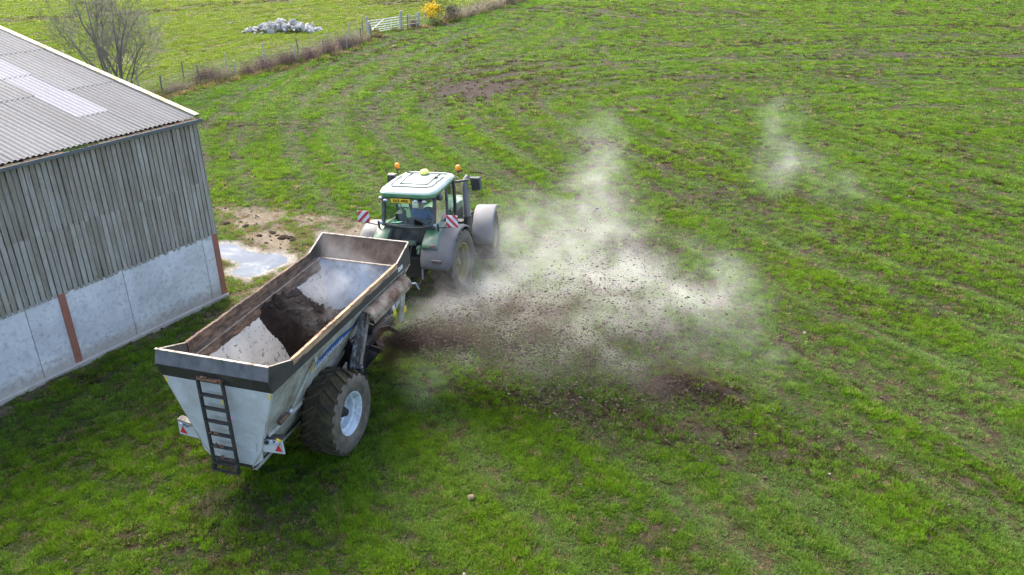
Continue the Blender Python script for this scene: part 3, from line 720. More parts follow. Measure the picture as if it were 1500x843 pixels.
# small dark stone by the wall foot
# ------------------------------------------------------------------ fence and gate
M['post'] = paint('fence_post', (.40, .39, .35), .9, 0, .2, 5, (.20, .20, .13), .4, 5, .15, .2, rnd=True)
M['post_dark'] = paint('old_fence_post', (.16, .14, .11), .9, 0, .2, 5, rnd=True)
M['wire'] = paint('fence_wire', (.28, .28, .27), .5, .6)
M['gate'] = paint('galvanised_gate', (.62, .63, .62), .45, .2, .08, 5)
def gz(x, y): return float(relief(np.array([x]), np.array([y]))[0])
def fence(pts, label, rows, seed, extra=0):
    rg = random.Random(seed)
    base = pts[0]; f = empty('wire_fence', (base[0], base[1], 0), (0, 0, 0), label, 'fence')
    for i, (x, y) in enumerate(pts):
        h = rg.uniform(1.15, 1.35); r = rg.uniform(.045, .06)
        p = MB().tube([(0, 0, -.3), (0, 0, h * .6), (0, 0, h)], [r, r, r * .96], 8)
        o = p.build('post', M['post'] if rg.random() < .6 else M['post_dark'], f, bevel=.01); o.location = (x - base[0], y - base[1], gz(x, y)); o.rotation_euler = (rg.uniform(-.05, .05), rg.uniform(-.05, .05), 0)
    for k in range(rows):
        z = .12 + k * .17
        path = [(x - base[0], y - base[1], gz(x, y) + z) for x, y in pts]
        MB().tube(path, .006, 4).build('wire', M['wire'], f)
    # netting uprights
    nb = MB()
    for (ax, ay), (bx, by) in zip(pts[:-1], pts[1:]):
        L = math.hypot(bx - ax, by - ay); n = int(L / .35)
        for i in range(1, n):
            t = i / n; x, y = ax + (bx - ax) * t, ay + (by - ay) * t; nb.bar((x - base[0], y - base[1], .1), (x - base[0], y - base[1], .95), .005, .005)
    tag(nb.build('netting', M['wire'], f), kind='stuff')
    return f
fence(FENCE_A, 'wire sheep fence on grey posts from the barn to the gate', 6, 3)
fence(FENCE_B[1:], 'wire fence on wooden posts beyond the gate, past the flowering gorse', 6, 5)
fence([(-24.5, 46.0), (-23.12, 50.05), (-21.6, 53.5), (-19.9, 57.0), (-18.2, 60.6), (-16.6, 64.2), (-15.0, 68.0), (-13.9, 71.5), (-13.4, 75.4)], 'second wire fence line on thin posts behind the brambles', 5, 9)
gp0, gp1 = Vector((-12.8, 74.6, 0)), Vector((-10.28, 77.9, 0))
gd = (gp1 - gp0); gl = gd.length; gyaw = math.atan2(gd.y, gd.x)
gt = empty('field_gate', gp0, (0, 0, gyaw), 'galvanised bar gate in the fence between the two fields', 'gate')
for z in (.16, .34, .53, .73, .94, 1.16):
    MB().tube([(.12, 0, z), (gl - .12, 0, z)], .03, 8).build('rail', M['gate'], gt)
for q in (.12, .12 + (gl - .24) * .27, gl / 2, .12 + (gl - .24) * .73, gl - .12):
    MB().tube([(q, 0, .14), (q, 0, 1.18)], .028, 8).build('upright', M['gate'], gt)
MB().bar((.14, .02, .18), (gl * .5, .02, 1.12), .03, .012).build('brace', M['gate'], gt)
def gate_post(x, y, label, r=.11, h=1.55):
    o = MB().tube([(0, 0, -.3), (0, 0, h * .95), (0, 0, h)], [r, r, r * .8], 10).build('gate_post', M['post']); o.location = (x, y, gz(x, y)); tag(o, label, 'post')
gate_post(gp0.x - .02, gp0.y - .1, 'thick wooden post at the hinge end of the bar gate, nearer the barn')
gate_post(gp1.x + .12, gp1.y + .05, 'tall pale wooden post at the far end of the bar gate', .12, 1.75)
gate_post(-12.35, 72.6, 'stout straining post just short of the bar gate, before the brambles', .1, 1.4)
gate_post(-8.75, 79.6, 'grey straining post standing between the gate and the gorse', .1, 1.4)
rl = empty('rail_fence', (gp1.x + .2, gp1.y + .15, 0), (0, 0, math.atan2(1.6, 1.5)), 'short wooden rail fence joining the gate to the gorse bush', 'fence')
for z in (.4, .75, 1.1):
    MB().bar((0, 0, z), (2.2, 0, z), .1, .05).build('rail', M['post'], rl, bevel=.008)
for q in (.9, 2.1):
    MB().tube([(q, .06, -.2), (q, .06, 1.3)], .055, 8).build('post', M['post'], rl)

# ------------------------------------------------------------------ bare shrubs, gorse, hedge
M['bramble'] = paint('bramble_stems', (.21, .135, .095), .85, 0, .35, 3, rnd=True)
M['deadstalk'] = paint('dead_stalks', (.33, .26, .165), .9, 0, .3, 3, rnd=True)
M['twig'] = paint('bare_twig', (.20, .175, .145), .9, 0, .25, 2)
M['bark'] = paint('bark', (.14, .125, .10), .95, 0, .25, 3, (.17, .17, .10), .4, 3, .15, .4)
def thicket_mesh(name, seed, n, rx, ry, h, w):
    rg = random.Random(seed); b = MB()
    for i in range(n):
        x, y = rg.gauss(0, rx * .45), rg.gauss(0, ry * .45); a = rg.uniform(0, 6.283); L = h * rg.uniform(.35, 1.1); sp = rg.uniform(.1, .9)
        p = [Vector((x, y, 0))]
        for k in range(1, 5):
            t = k / 4; p.append(Vector((x + math.cos(a) * sp * L * t * t + rg.uniform(-.04, .04), y + math.sin(a) * sp * L * t * t + rg.uniform(-.04, .04), L * (t - .32 * sp * t * t) + rg.uniform(-.02, .02))))
        ww = w * rg.uniform(.6, 1.3); V = []; F = []
        px, py = -math.sin(a) * ww, math.cos(a) * ww
        for j, q in enumerate(p):
            tpr = 1 - .2 * j; V += [(q.x - px * tpr, q.y - py * tpr, q.z), (q.x + px * tpr, q.y + py * tpr, q.z)]
        for j in range(4): F.append((2 * j, 2 * j + 1, 2 * j + 3, 2 * j + 2))
        b.add(V, F)
        for j in range(3):
            q = p[rg.randint(1, 4)]; a3 = rg.uniform(0, 6.283); l2 = rg.uniform(.1, .3) * h; e = q + Vector((math.cos(a3) * l2, math.sin(a3) * l2, rg.uniform(-.05, .25) * h)); up = Vector((0, 0, ww * .8))
            b.add([q - up, q + up, e], [(0, 1, 2)])
    return b.mesh(name)
thk = [thicket_mesh('bramble_stems_%d' % i, 40 + i, 420, 1.0, .6, 1.0, .011) for i in range(3)]
for t in thk: t.materials.append(M['bramble'])
stk = [thicket_mesh('dead_stalks_%d' % i, 60 + i, 300, 1.2, .5, .95, .009) for i in range(2)]
for t in stk: t.materials.append(M['deadstalk'])
BR = [(-19.75, 52.6, .85, 1.0, 'russet bramble clump nearest the barn along the fence'), (-17.7, 54.9, .7, .75, 'low russet bramble clump second along the fence from the barn'),
      (-17.2, 56.8, .95, .95, 'russet bramble clump third along the fence from the barn'), (-16.1, 59.0, 1.0, 1.0, 'russet bramble clump fourth along the fence from the barn'),
      (-15.0, 61.2, .95, .9, 'russet bramble clump fifth along the fence from the barn'), (-14.1, 63.6, 1.0, 1.05, 'russet bramble clump sixth along the fence from the barn'), (-13.4, 66.4, 1.0, 1.1, 'russet bramble clump just short of the gate posts'),
      (-9.2, 79.6, .5, .8, 'brown bramble clump between the gate and the gorse')]
for i, (x, y, s, hh, lb) in enumerate(BR):
    o = link('bramble', thk[i % 3], None, None, (x, y, gz(x, y) - .02), (0, 0, 1.1 + .4 * (i % 3)), (s * 1.45, s * 1.1, hh * 1.12)); tag(o, lb, 'bramble', 'brambles along the fence')
DS = [(-20.6, 49.6, .7, .7, 'pale dead stalks nearest the barn end of the fence'), (-18.9, 53.3, .8, .8, 'pale dead stalks between the first two brambles'), (-16.7, 58.0, .8, .8, 'straw stalks among the middle brambles'), (-14.5, 62.6, .8, .9, 'straw stalks between the fifth and sixth brambles'), (-12.7, 68.8, .9, 1.0, 'straw stalks at the foot of the gate posts'),
      (-5.2, 86.6, 1.6, 1.1, 'straw stalks along the fence just past the gorse'), (-3.6, 91, 1.7, 1.15, 'straw stalks along the fence well past the gorse'), (-2.0, 96.2, 1.8, 1.2, 'straw stalks where the fence nears the picture edge'), (.2, 101.8, 1.9, 1.2, 'straw stalks at the far end of the fence')]
for i, (x, y, s, hh, lb) in enumerate(DS):
    o = link('dead_stalks', stk[i % 2], None, None, (x, y, gz(x, y) - .02), (0, 0, 1.15), (s * 1.7, s * 1.1, hh * 1.2)); tag(o, lb, 'dry plant', 'dead stalks along the fence')

def gorse(name, x, y, r, h, label, flower, seed, col=(.06, .075, .025)):
    rg = random.Random(seed); root = empty(name, (x, y, gz(x, y)), (0, 0, 0), label, 'bush')
    b = MB(); fl = MB(); st = MB()
    lobes = [(rg.gauss(0, r * .4), rg.gauss(0, r * .3), h * rg.uniform(.4, .75), r * rg.uniform(.32, .6)) for _ in range(9)]
    for lx, ly, lz, lr in lobes:
        st.tube([(lx * .2, ly * .2, -.05), (lx * .6, ly * .6, lz * .5), (lx, ly, lz)], [.035, .025, .01], 5)
    for i in range(2600):
        lx, ly, lz, lr = rg.choice(lobes); d = Vector((rg.gauss(0, 1), rg.gauss(0, 1), rg.gauss(0, 1))).normalized(); q = Vector((lx, ly, lz)) + d * lr * rg.uniform(.45, 1.05)
        if q.z < .05: continue
        L = rg.uniform(.05, .13); d2 = (d + Vector((rg.gauss(0, .5), rg.gauss(0, .5), rg.gauss(.4, .5)))).normalized(); s2 = d2.cross(Vector((rg.gauss(0, 1), rg.gauss(0, 1), rg.gauss(0, 1)))).normalized() * .02
        b.add([q - s2, q + s2, q + d2 * L], [(0, 1, 2)])
        if flower and rg.random() < .62 * flower and d.z > -.15 and (lx < r * .28):
            e = q + d2 * L * .7; s3 = s2 * 1.9; u = d2 * .06; fl.add([e - s3 - u, e + s3 - u, e + s3 + u, e - s3 + u], [(0, 1, 2, 3)])
    b.build('foliage', paint(name + '_leaf', col, .8, 0, .35, 3), root); st.build('stem', M['twig'], root)
    if flower: fl.build('blossom', flat('gorse_yellow', (.85, .60, .015), .6), root)
gorse('gorse_bush', -7.5, 82.0, 1.35, 2.0, 'gorse bush with bright yellow blossom beside the gate', 1.0, 5)
gorse('dark_shrub', -6.1, 84.3, 1.1, 1.7, 'dark brownish shrub right behind the flowering gorse', 0, 6, (.09, .075, .045))
gorse('gorse_bush', -.2, 100.5, 1.0, 1.5, 'small gorse bush with few yellow flowers at the top edge', .7, 8)
gorse('dark_shrub', .9, 104.0, 1.4, 1.6, 'dark shrub at the far end of the fence', 0, 9, (.08, .065, .04))
# far hedge
hd = MB(); rg_ = random.Random(31)
for i in range(9000):
    t = rg_.random(); x = 34 + 62 * t; y = 103.2 - 3.0 * t + rg_.gauss(0, .55); z = abs(rg_.gauss(0, .5)) + .05
    s = rg_.uniform(.08, .22); d = Vector((rg_.gauss(0, 1), rg_.gauss(0, 1), rg_.gauss(0, 1))).normalized() * s; e = Vector((rg_.gauss(0, 1), rg_.gauss(0, 1), rg_.gauss(0, 1))).normalized() * s
    hd.add([(x, y, z), (x + d.x, y + d.y, z + abs(d.z)), (x + e.x, y + e.y, z + abs(e.z))], [(0, 1, 2)])
hr = empty('hedge', (65, 103, 0), (0, 0, 0), 'low dark hedge along the far edge of the big field', 'hedge')
ho = hd.build('foliage', paint('hedge_leaf', (.045, .06, .02), .85, 0, .35, .8), hr); ho.location = (-65, -103, 0)
hb = MB()
for i in range(30): hb.bar((34 + 2.1 * i, 104.6 - .1 * i, -.1), (34 + 2.1 * i + .2, 104.6 - .1 * i, .9), .06, .06)
hb = hb.build('stem', M['twig'], hr); hb.location = (-65, -103, 0)

# ------------------------------------------------------------------ bare tree behind the barn
def bare_tree(loc, seed, label):
    rg = random.Random(seed); root = empty('bare_tree', loc, (0, 0, 0), label, 'tree')
    trunk = MB(); crown = MB()
    def grow(p, d, L, r, depth, b):
        path = [p.copy()]; rad = [r]; n = 5; q = p.copy(); dd = d.copy()
        for k in range(n):
            dd = (dd + Vector((rg.gauss(0, .10), rg.gauss(0, .10), rg.gauss(.03, .08)))).normalized(); q = q + dd * L / n; path.append(q.copy()); rad.append(r * (1 - .55 * (k + 1) / n))
        b.tube(path, rad, 7 if depth < 2 else (5 if depth == 2 else 3), caps=depth < 2)
        if depth >= 4: return
        kids = (5, 6, 5, 4, 4)[depth]
        for k in range(kids):
            j = rg.randint(2, n) if depth else rg.randint(1, n); t = rg.uniform(.3, 1)
            base = path[j]; ax = Vector((rg.gauss(0, 1), rg.gauss(0, 1), rg.gauss(0, .6))).normalized()
            nd = (dd + ax * rg.uniform(.55, 1.0)).normalized()
            if nd.z < -.15: nd.z *= -.3
            grow(base, nd, L * rg.uniform(.42, .68), max(rad[j] * .58, .0065), depth + 1, crown if depth >= 0 else b)
    stems = ((-.55, .1, .95, 5.4), (-.28, -.1, 1, 6.2), (-.05, .12, 1, 6.6), (.12, 0, 1, 6.0), (.38, .1, .95, 5.0), (.75, -.05, .9, 4.4), (-.95, 0, .9, 4.6), (.1, .5, .8, 4.5), (-.2, -.5, .85, 4.3))
    for i, (sx, sy, sz, L) in enumerate(stems):
        grow(Vector((sx * .45, sy * .4, -.1)), Vector((sx, sy, sz * 1.25)).normalized(), L * .84, rg.uniform(.055, .085), 0, trunk)
    trunk.build('trunk', M['bark'], root, smooth=True); crown.build('crown', M['twig'], root)
bare_tree((-23.9, 49.2, 0), 21, 'leafless many-stemmed tree standing behind the barn roof')

# ------------------------------------------------------------------ stones
M['stone'] = paint('pale_stone', (.40, .385, .35), .9, 0, .2, 2.5, (.26, .255, .24), .4, 3, .15, .4, rnd=True)
def stone_mesh(name, seed):
    rg = random.Random(seed); bm = bmesh.new()
    for i in range(14):
        v = Vector((rg.gauss(0, 1), rg.gauss(0, 1), rg.gauss(0, 1))).normalized() * rg.uniform(.8, 1.1); v.x *= 1.25; v.z *= .75; bm.verts.new(v)
    bmesh.ops.convex_hull(bm, input=bm.verts)
    for v in [v for v in bm.verts if not v.link_faces]: bm.verts.remove(v)
    bmesh.ops.bevel(bm, geom=bm.edges[:], offset=.07, segments=1, affect='EDGES')
    me = bpy.data.meshes.new(name); bm.to_mesh(me); bm.free(); me.materials.append(M['stone']); return me
sms = [stone_mesh('stone_%d' % i, i) for i in range(9)]
rp = empty('rock_pile', (-21.1, 77.3, 0), (0, 0, -.09), 'long heap of pale grey boulders on the far grass field', 'rock pile')
rs = random.Random(12)
for i in range(230):
    t = rs.uniform(-1, 1); u = rs.gauss(0, .42); hgt = .98 * (1 - abs(t) ** 1.6) * max(0, 1 - u * u * .8) ** .5
    s = rs.uniform(.12, .30) ** 1.0 * rs.choice((.8, 1, 1, 1.35)) * (1.15 if abs(t) < .6 else .85)
    z = rs.uniform(.35, 1.0) * hgt
    o = link('stone', sms[rs.randrange(9)], None, rp, (t * 3.55, u * 1.6, max(z, s * .4)), (rs.uniform(0, 6), rs.uniform(0, 6), rs.uniform(0, 6)), (s, s * rs.uniform(.75, 1), s * rs.uniform(.75, 1.1)))
for x, y, s, lb in ((-.78, 11.44, .07, 'tan lump of dried dung alone in the dark foreground grass'),):
    o = link('dung_lump', clod_mesh('dung_lump', 5, 1, 2), flat('dry_dung', (.15, .11, .06), .95), None, (x, y, gz(x, y) + s * .8), None, (s, s, s)); tag(o, lb, 'clod')
CL = [(q[0], q[1], q[2] * .62) for q in [(-9.98, 26.01, .22), (-9.75, 25.9, .13), (-9.18, 25.72, .2), (-8.46, 24.86, .16), (-8.09, 25.17, .17), (-7.62, 24.72, .28), (-7.35, 24.6, .2), (-7.2, 24.4, .16), (-8.2, 25.3, .12), (-7.0, 24.9, .14), (-7.9, 24.95, .12), (-6.7, 23.9, .18), (-6.9, 23.6, .13), (-8.9, 25.9, .1), (-9.5, 26.2, .12)]]
cmat = paint('wet_clod', (.024, .016, .011), .95, 0, .3, 6, bmp=.4, spec=.1)
for i, (x, y, s) in enumerate(CL):
    mc = clod_mesh('mud_clod', 80 + i, 1, 2)
    o = link('mud_clod', mc, cmat, None, (x, y, gz(x, y) + s * .1), (0, 0, i), (s * 1.2, s, s * .55)); tag(o, 'dark wet mud clod on the tan mud beside the pale puddle', 'clod', 'mud clods by the puddle')
# ------------------------------------------------------------------ muck spreader (trailer)
TR = empty('muck_spreader', (-5.1307, 11.6769, 0), (0, 0, 1.2701), 'grey V-bodied side-discharge muck spreader trailer with ladder, hitched behind the tractor', 'trailer')
# x forward, y left, z up ; rear end at x = 0
def sec(z):      # half width of the V body at height z
    if z >= .95: return .62 + (1.11 - .62) * (z - .95) / (2.36 - .95)
    return .40 + (.62 - .40) * (z - .62) / (.95 - .62)
# rear panel
t = .035
rear = MB().prism([(.03, 1.11, 2.36), (.09, .64, 1.0), (.10, .62, .82), (.10, .44, .66), (.10, -.44, .66), (.10, -.62, .82), (.09, -.64, 1.0), (.03, -1.11, 2.36)], (t, 0, 0)).build('rear_panel', M['body_grey'], TR, bevel=.006)
hat = MB()
hat.tube([(.075, -.18, 1.35), (.075, -.52, 1.34)], .008, 6).tube([(.085, -.18, 1.02), (.085, -.54, 1.01)], .008, 6).tube([(.075, -.52, 1.34), (.08, -.58, 1.2), (.085, -.54, 1.01)], .008, 6)
hat.build('hatch_rod', M['galv'], rear)
for z0, z1, y0, y1, mt, nm in ((2.05, 2.14, -.02, -.12, 'yellow', 'sticker'), (1.95, 2.02, -.03, -.10, 'yellow', 'sticker'), (1.62, 1.70, -.13, -.20, 'pink', 'sticker'), (2.24, 2.34, -1.02, -1.06, 'yellow', 'sticker'), (2.24, 2.34, 1.06, 1.02, 'yellow', 'sticker')):
    xm = .03 + (2.36 - (z0 + z1) / 2) * .044 - .004
    MB().box((xm, (y0 + y1) / 2, (z0 + z1) / 2), (.003, abs(y1 - y0), z1 - z0)).build(nm, M[mt], rear)
# side panels
def side(sgn, poly, name, mat):
    P = [(x, sgn * sec(z), z) for x, z in poly]
    return MB().prism(P, (0, -sgn * .035, -.012)).build(name, mat, TR, bevel=.006)
sL = side(1, [(.03, 2.36), (5.75, 2.36), (5.35, .95), (.09, .95)], 'side_panel', M['side_grey'])
sR = side(-1, [(.03, 2.36), (5.75, 2.36), (5.28, 2.18), (3.38, 2.18), (2.78, 1.58), (2.45, .95), (.09, .95)], 'side_panel', M['side_grey'])
for sgn in (1, -1):
    P = [(x, sgn * sec(z), z) for x, z in ((.09, .95), (5.3 if sgn > 0 else 2.4, .95), (5.3 if sgn > 0 else 2.4, .62), (.10, .62))]
    MB().prism(P, (0, -sgn * .035, 0)).build('lower_panel', M['side_grey'], TR)
MB().box((2.75, 0, .62), (5.3, .84, .05)).build('floor_pan', M['dark_metal'], TR)
# pressed ribs on the right side
for sgn in (1, -1):
    rib = MB()
    for x0, x1 in ((1.42, .82),):
        rib.bar((x0, sgn * (sec(2.2) + .02), 2.22), (x1, sgn * (sec(1.45) + .02), 1.42), .07, .05)
    rib.bar((.15, sgn * (sec(1.42) + .02), 1.36), (2.2, sgn * (sec(1.42) + .02), 1.36), .05, .07)
    rib.build('stiffener', M['side_grey'], TR, bevel=.01)
MB().box((1.46, -1.105, 2.235), (.09, .012, .12)).build('bracket', M['galv'], sR)
MB().bar((1.42, -1.085, 2.16), (1.38, -1.03, 1.99), .05, .006, (0, 1, 0)).build('sticker', M['yellow'], sR)
# ram cover on the right rear side
MB().tube([(.36, -.90, 1.50), (.62, -.93, 1.54)], .05, 10).build('ram_cover', M['rust'], TR); MB().ball((.69, -.94, 1.55), .05).build('ram_eye', M['galv'], TR)
# blue flash with white strokes
def onside(x, z, off=.006): return Vector((x, -(sec(z) + off), z))
fl = MB(); N = 24
top = []; bot = []
for i in range(N + 1):
    tt = i / N; x = 1.42 + 1.86 * tt; w = .105 * math.sin(math.pi * min(1, tt * 1.05 + .08)) + .025 + (.06 if tt > .88 else 0); zc = 2.0 + .03 * math.sin(tt * 3.2) + .10 * tt * tt
    top.append(onside(x + .06 * (1 - tt), zc + w, .007)); bot.append(onside(x, zc - w * .8, .007))
fl.grid([top, bot]).build('blue_flash', M['blue_decal'], sR)
ws = MB(); rl_ = random.Random(3); x = 1.55
while x < 2.55:
    z = 2.0 + .02 * math.sin(x * 3); h = rl_.uniform(.07, .11); w = rl_.uniform(.025, .045)
    ws.add([onside(x, z - h * .6, .011), onside(x + w, z - h * .6, .011), onside(x + w + .05, z + h * .7, .011), onside(x + .05, z + h * .7, .011)], [(0, 1, 2, 3)])
    if rl_.random() < .7: ws.add([onside(x, z - h * .6, .011), onside(x + .08, z - h * .6, .011), onside(x + .085, z - h * .4, .011), onside(x + .005, z - h * .4, .011)], [(0, 1, 2, 3)])
    x += .098
a_ = [onside(1.45 + 1.5 * i / 16, 1.925 + .035 * (i / 16) ** 2 + .09 * (i / 16), .011) for i in range(17)]; b_ = [onside(1.43 + 1.5 * i / 16, 1.90 + .035 * (i / 16) ** 2 + .10 * (i / 16), .011) for i in range(17)]
ws.grid([a_, b_]); ws.build('white_strokes', M['white'], sR)
# front wall, inner linings
fp = MB().prism([(5.42, 1.10, 2.40), (5.42, -1.10, 2.40), (4.72, -.45, .66), (4.72, .45, .66)], (.03, 0, 0)).build('front_panel', M['inner_blue'], TR)
MB().box((5.41, 0, 2.42), (.05, 1.94, .035)).build('front_ledge', M['edge_pale'], TR)
lin = MB().prism([(.10, 1.03, 2.34), (5.40, 1.03, 2.34), (4.72, .42, .68), (.14, .42, .68)], (0, -.014, .004)).build('inner_lining', M['inner_white'], TR)
MB().prism([(.10, -1.03, 2.34), (5.40, -1.03, 2.34), (3.0, -.62, 1.2), (2.4, -.42, .68), (.14, -.42, .68)], (0, .014, .004)).build('inner_lining', M['inner_white'], TR)
MB().prism([(.075, 1.06, 2.35), (.075, -1.06, 2.35), (.22, -.42, .68), (.22, .42, .68)], (.012, 0, 0)).build('rear_lining', M['inner_white'], TR)
# extension boards: rear and front stand higher, the sides drop between
ZB, ZH, ZS = 2.36, 2.89, 2.53
rear_e = MB()
rear_e.prism([(-.07, 1.12, 2.64), (.03, 1.11, ZB), (.03, -1.11, ZB), (-.07, -1.12, 2.64)], (.03, 0, .004)).build('rear_board_lower', M['black_paint'], TR)
MB().prism([(-.0, 1.12, ZH), (-.07, 1.122, 2.645), (-.07, -1.122, 2.645), (-.0, -1.12, ZH)], (.03, 0, .0)).build('rear_board', M['black_skylit'], TR, bevel=.004)
MB().box((.016, 0, ZH + .004), (.05, 2.26, .018)).build('rear_board_edge', M['edge_pale'], TR)
for sgn in (1, -1):
    P = [(-.065, 2.64), (.002, ZH), (.72, ZS + .1), (5.08, ZS + .1), (5.77, ZH), (5.80, 2.40), (5.75, ZB + .003), (.04, ZB + .003)]
    MB().prism([(x, sgn * 1.112, z) for x, z in P], (0, -sgn * .03, 0)).build('side_board', M['black_paint'], TR, bevel=.004)
    e = MB()
    e.bar((.0, sgn * 1.10, ZH + .006), (.72, sgn * 1.10, ZS + .108), .035, .012); e.bar((5.08, sgn * 1.10, ZS + .108), (5.77, sgn * 1.10, ZH + .006), .035, .012)
    e.build('side_board_edge', M['edge_pale'], TR)
    # timber plank along the top of the side, and the caked ledge under it
    pm = 'plank'
    xs = (.72, 2.2, 3.7, 5.09)
    for x0, x1 in zip(xs[:-1], xs[1:]):
        pl = MB(); n = 24; zt = ZS + .125
        rr_ = random.Random(int(x0 * 10 + sgn)); rows = []
        prof = [(1.062, zt - .24), (1.062, zt - .004), (1.066, zt), (1.122, zt), (1.126, zt - .004), (1.126, zt - .12)]
        for i in range(n + 1):
            xx = x0 + .004 + (x1 - x0 - .008) * i / n; w = rr_.uniform(-.006, .006)
            rows.append([(xx, sgn * (py + w * (.4 if py > 1.1 else 1)), pz + w) for py, pz in prof])
        pl.grid(rows)
        k = len(prof); pl.f.append(tuple(range(k))); pl.f.append(tuple(n * k + q for q in range(k)))
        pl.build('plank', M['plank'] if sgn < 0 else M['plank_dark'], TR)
    lg = MB(); rows = []; rr_ = random.Random(5 + sgn)
    for i in range(81):
        xx = .2 + 5.1 * i / 80; w = [rr_.uniform(-.02, .02) for _ in range(5)]
        rows.append([(xx, sgn * (1.06), 2.46 + w[0]), (xx, sgn * (1.02 + w[1] * .4), 2.40 + w[1]), (xx, sgn * (.98 + w[2] * .6), 2.33 + w[2] * .6), (xx, sgn * (.94 + w[3] * .4), 2.24 + w[3] * .5), (xx, sgn * (.955), 2.16 + w[4] * 2.0)])
    lg.grid(rows).build('caked_dung', M['plank_dark'], TR, smooth=True)
    MB().bar((.35, sgn * .985, 2.365), (5.38, sgn * .985, 2.44), .018, .018).build('inner_rail', M['edge_pale'], TR)
fb = MB().prism([(5.77, 1.10, ZH), (5.42, 1.00, 2.41), (5.42, -1.00, 2.41), (5.77, -1.10, ZH)], (.03, 0, 0)).build('front_board', M['inner_dark'], TR)
MB().box((5.785, 0, ZH + .005), (.045, 2.22, .016)).build('front_board_edge', M['edge_pale'], TR)
# lettering 3200 on the black board
def text(s, size, mat, parent, loc, rot, name='lettering', shear=0.0, align='LEFT', sx=1.0):
    cu = bpy.data.curves.new(name, 'FONT'); cu.body = s; cu.size = size; cu.extrude = .0015; cu.shear = shear; cu.align_x = align
    o = bpy.data.objects.new(name, cu); COL.objects.link(o); cu.materials.append(mat); o.parent = parent; o.location = loc; o.rotation_euler = rot; o.scale = (sx, 1, 1); cu.offset = .004
    return o
text('3200', .135, M['white'], TR, (5.10, -1.118, 2.43), (R(90), 0, 0), shear=.15, sx=.95)
# ladder
lad = empty('ladder', (0, 0, 0), parent=TR)
for yy in (.26, -.235):
    MB().bar((-.10, yy, .62), (-.10, yy, 2.50), .045, .06).build('rail', M['ladder_black'], lad, bevel=.006)
for i, z in enumerate((2.20, 1.93, 1.66, 1.39, 1.12, .86)):
    MB().box((-.10, .0125, z), (.075, .46, .03)).build('rung', M['ladder_black'], lad, bevel=.004)
MB().box((-.12, .01, .76), (.05, .54, .035)).box((-.12, .01, .60), (.045, .54, .03)).box((-.13, .27, .67), (.05, .04, .14)).box((-.13, -.25, .67), (.05, .04, .14)).build('folding_step', M['ladder_black'], lad)
MB().box((-.085, .02, 2.51), (.09, .50, .025)).build('top_plate', M['rust'], lad)
mdl = MB(); rr_ = random.Random(2)
for _ in range(40):
    q = clod_mesh('x', rr_.randint(0, 999), rr_.uniform(.015, .04)); c0 = (-.10 + rr_.gauss(0, .02), rr_.choice((.0, -.2, .2, .1)) + rr_.gauss(0, .05), rr_.choice((.62, .75, 1.4, 1.13, .87, 2.53)) + .01)
    mdl.add([(v.co.x + c0[0], v.co.y + c0[1], v.co.z + c0[2]) for v in q.vertices], [tuple(p.vertices) for p in q.polygons])
tag(mdl.build('mud', M['rust'], lad), kind='stuff')
# light wings
for sgn in (1, -1):
    wg = MB().prism([(.11, sgn * .66, 1.30), (.11, sgn * 1.08, 1.36), (.11, sgn * 1.10, 1.05), (.11, sgn * .66, 1.02)], (.03, 0, 0)).build('light_board', M['body_grey'], TR, bevel=.004)
    MB().box((.17, sgn * .88, 1.34), (.14, .42, .02), Matrix.Rotation(sgn * .13, 3, 'X')).build('light_shelf', M['dark_metal'], wg)
    tri = [(.104, sgn * .92, 1.09), (.104, sgn * 1.07, 1.10), (.104, sgn * 1.0, 1.23)]
    MB().prism(tri, (-.006, 0, 0)).build('reflector', M['red'], wg)
    for yy, zz, r in ((1.0, 1.285, .042), (.88, 1.29, .04)):
        if sgn > 0 and yy < .95: continue
        MB().lathe([(.11, r), (.075, r), (.068, r * .8)], 14, (0, sgn * yy, zz), 'X').build('lamp', M['lamp'], wg, auto=40)
    if sgn < 0:
        MB().lathe([(.11, .035), (.08, .035)], 12, (0, sgn * .77, 1.24), 'X').build('lamp', M['dark_metal'], wg)
        MB().box((.10, -1.03, 1.345), (.02, .09, .05)).build('sticker', M['yellow'], wg)
    MB().tube([(.10, sgn * .70, 1.30), (.06, sgn * .78, 1.33), (.08, sgn * .86, 1.27), (.10, sgn * .95, 1.3)], .01, 6).build('cable', M['dark_metal'], wg)
    MB().bar((.2, sgn * .5, 1.1), (.15, sgn * .9, 1.18), .05, .05).build('bracket', M['dark_metal'], wg)
# chassis, axle, drawbar
for sgn in (1, -1):
    MB().bar((.2, sgn * .34, .55), (6.2, sgn * .26, .55), .10, .16).build('chassis_beam', M['side_grey'], TR, bevel=.01)
MB().tube([(1.87, -.95, .85), (1.87, .95, .85)], .075, 12).build('axle', M['dark_metal'], TR)
for sgn in (1, -1): MB().bar((1.87, sgn * .34, .6), (1.87, sgn * .34, .85), .14, .14).build('axle_mount', M['dark_metal'], TR)
db = MB().bar((5.6, .26, .58), (7.35, .02, .62), .10, .14).bar((5.6, -.26, .58), (7.35, -.02, .62), .10, .14).build('drawbar', M['body_grey'], TR, bevel=.01)
MB().lathe([(-.03, .05), (-.03, .10), (.03, .10), (.03, .05)], 16, (7.5, 0, .62), 'Z', close=True).build('hitch_ring', M['dark_metal'], db)
MB().tube([(6.3, .38, .05), (6.3, .38, 1.05)], .045, 10).tube([(6.3, .38, .02), (6.3, .38, .06)], .14, 12).build('jack_stand', M['dark_metal'], TR)
MB().tube([(5.6, 0, .95), (7.6, 0, .85)], .055, 10).build('drive_shaft_guard', M['yellow'], TR)
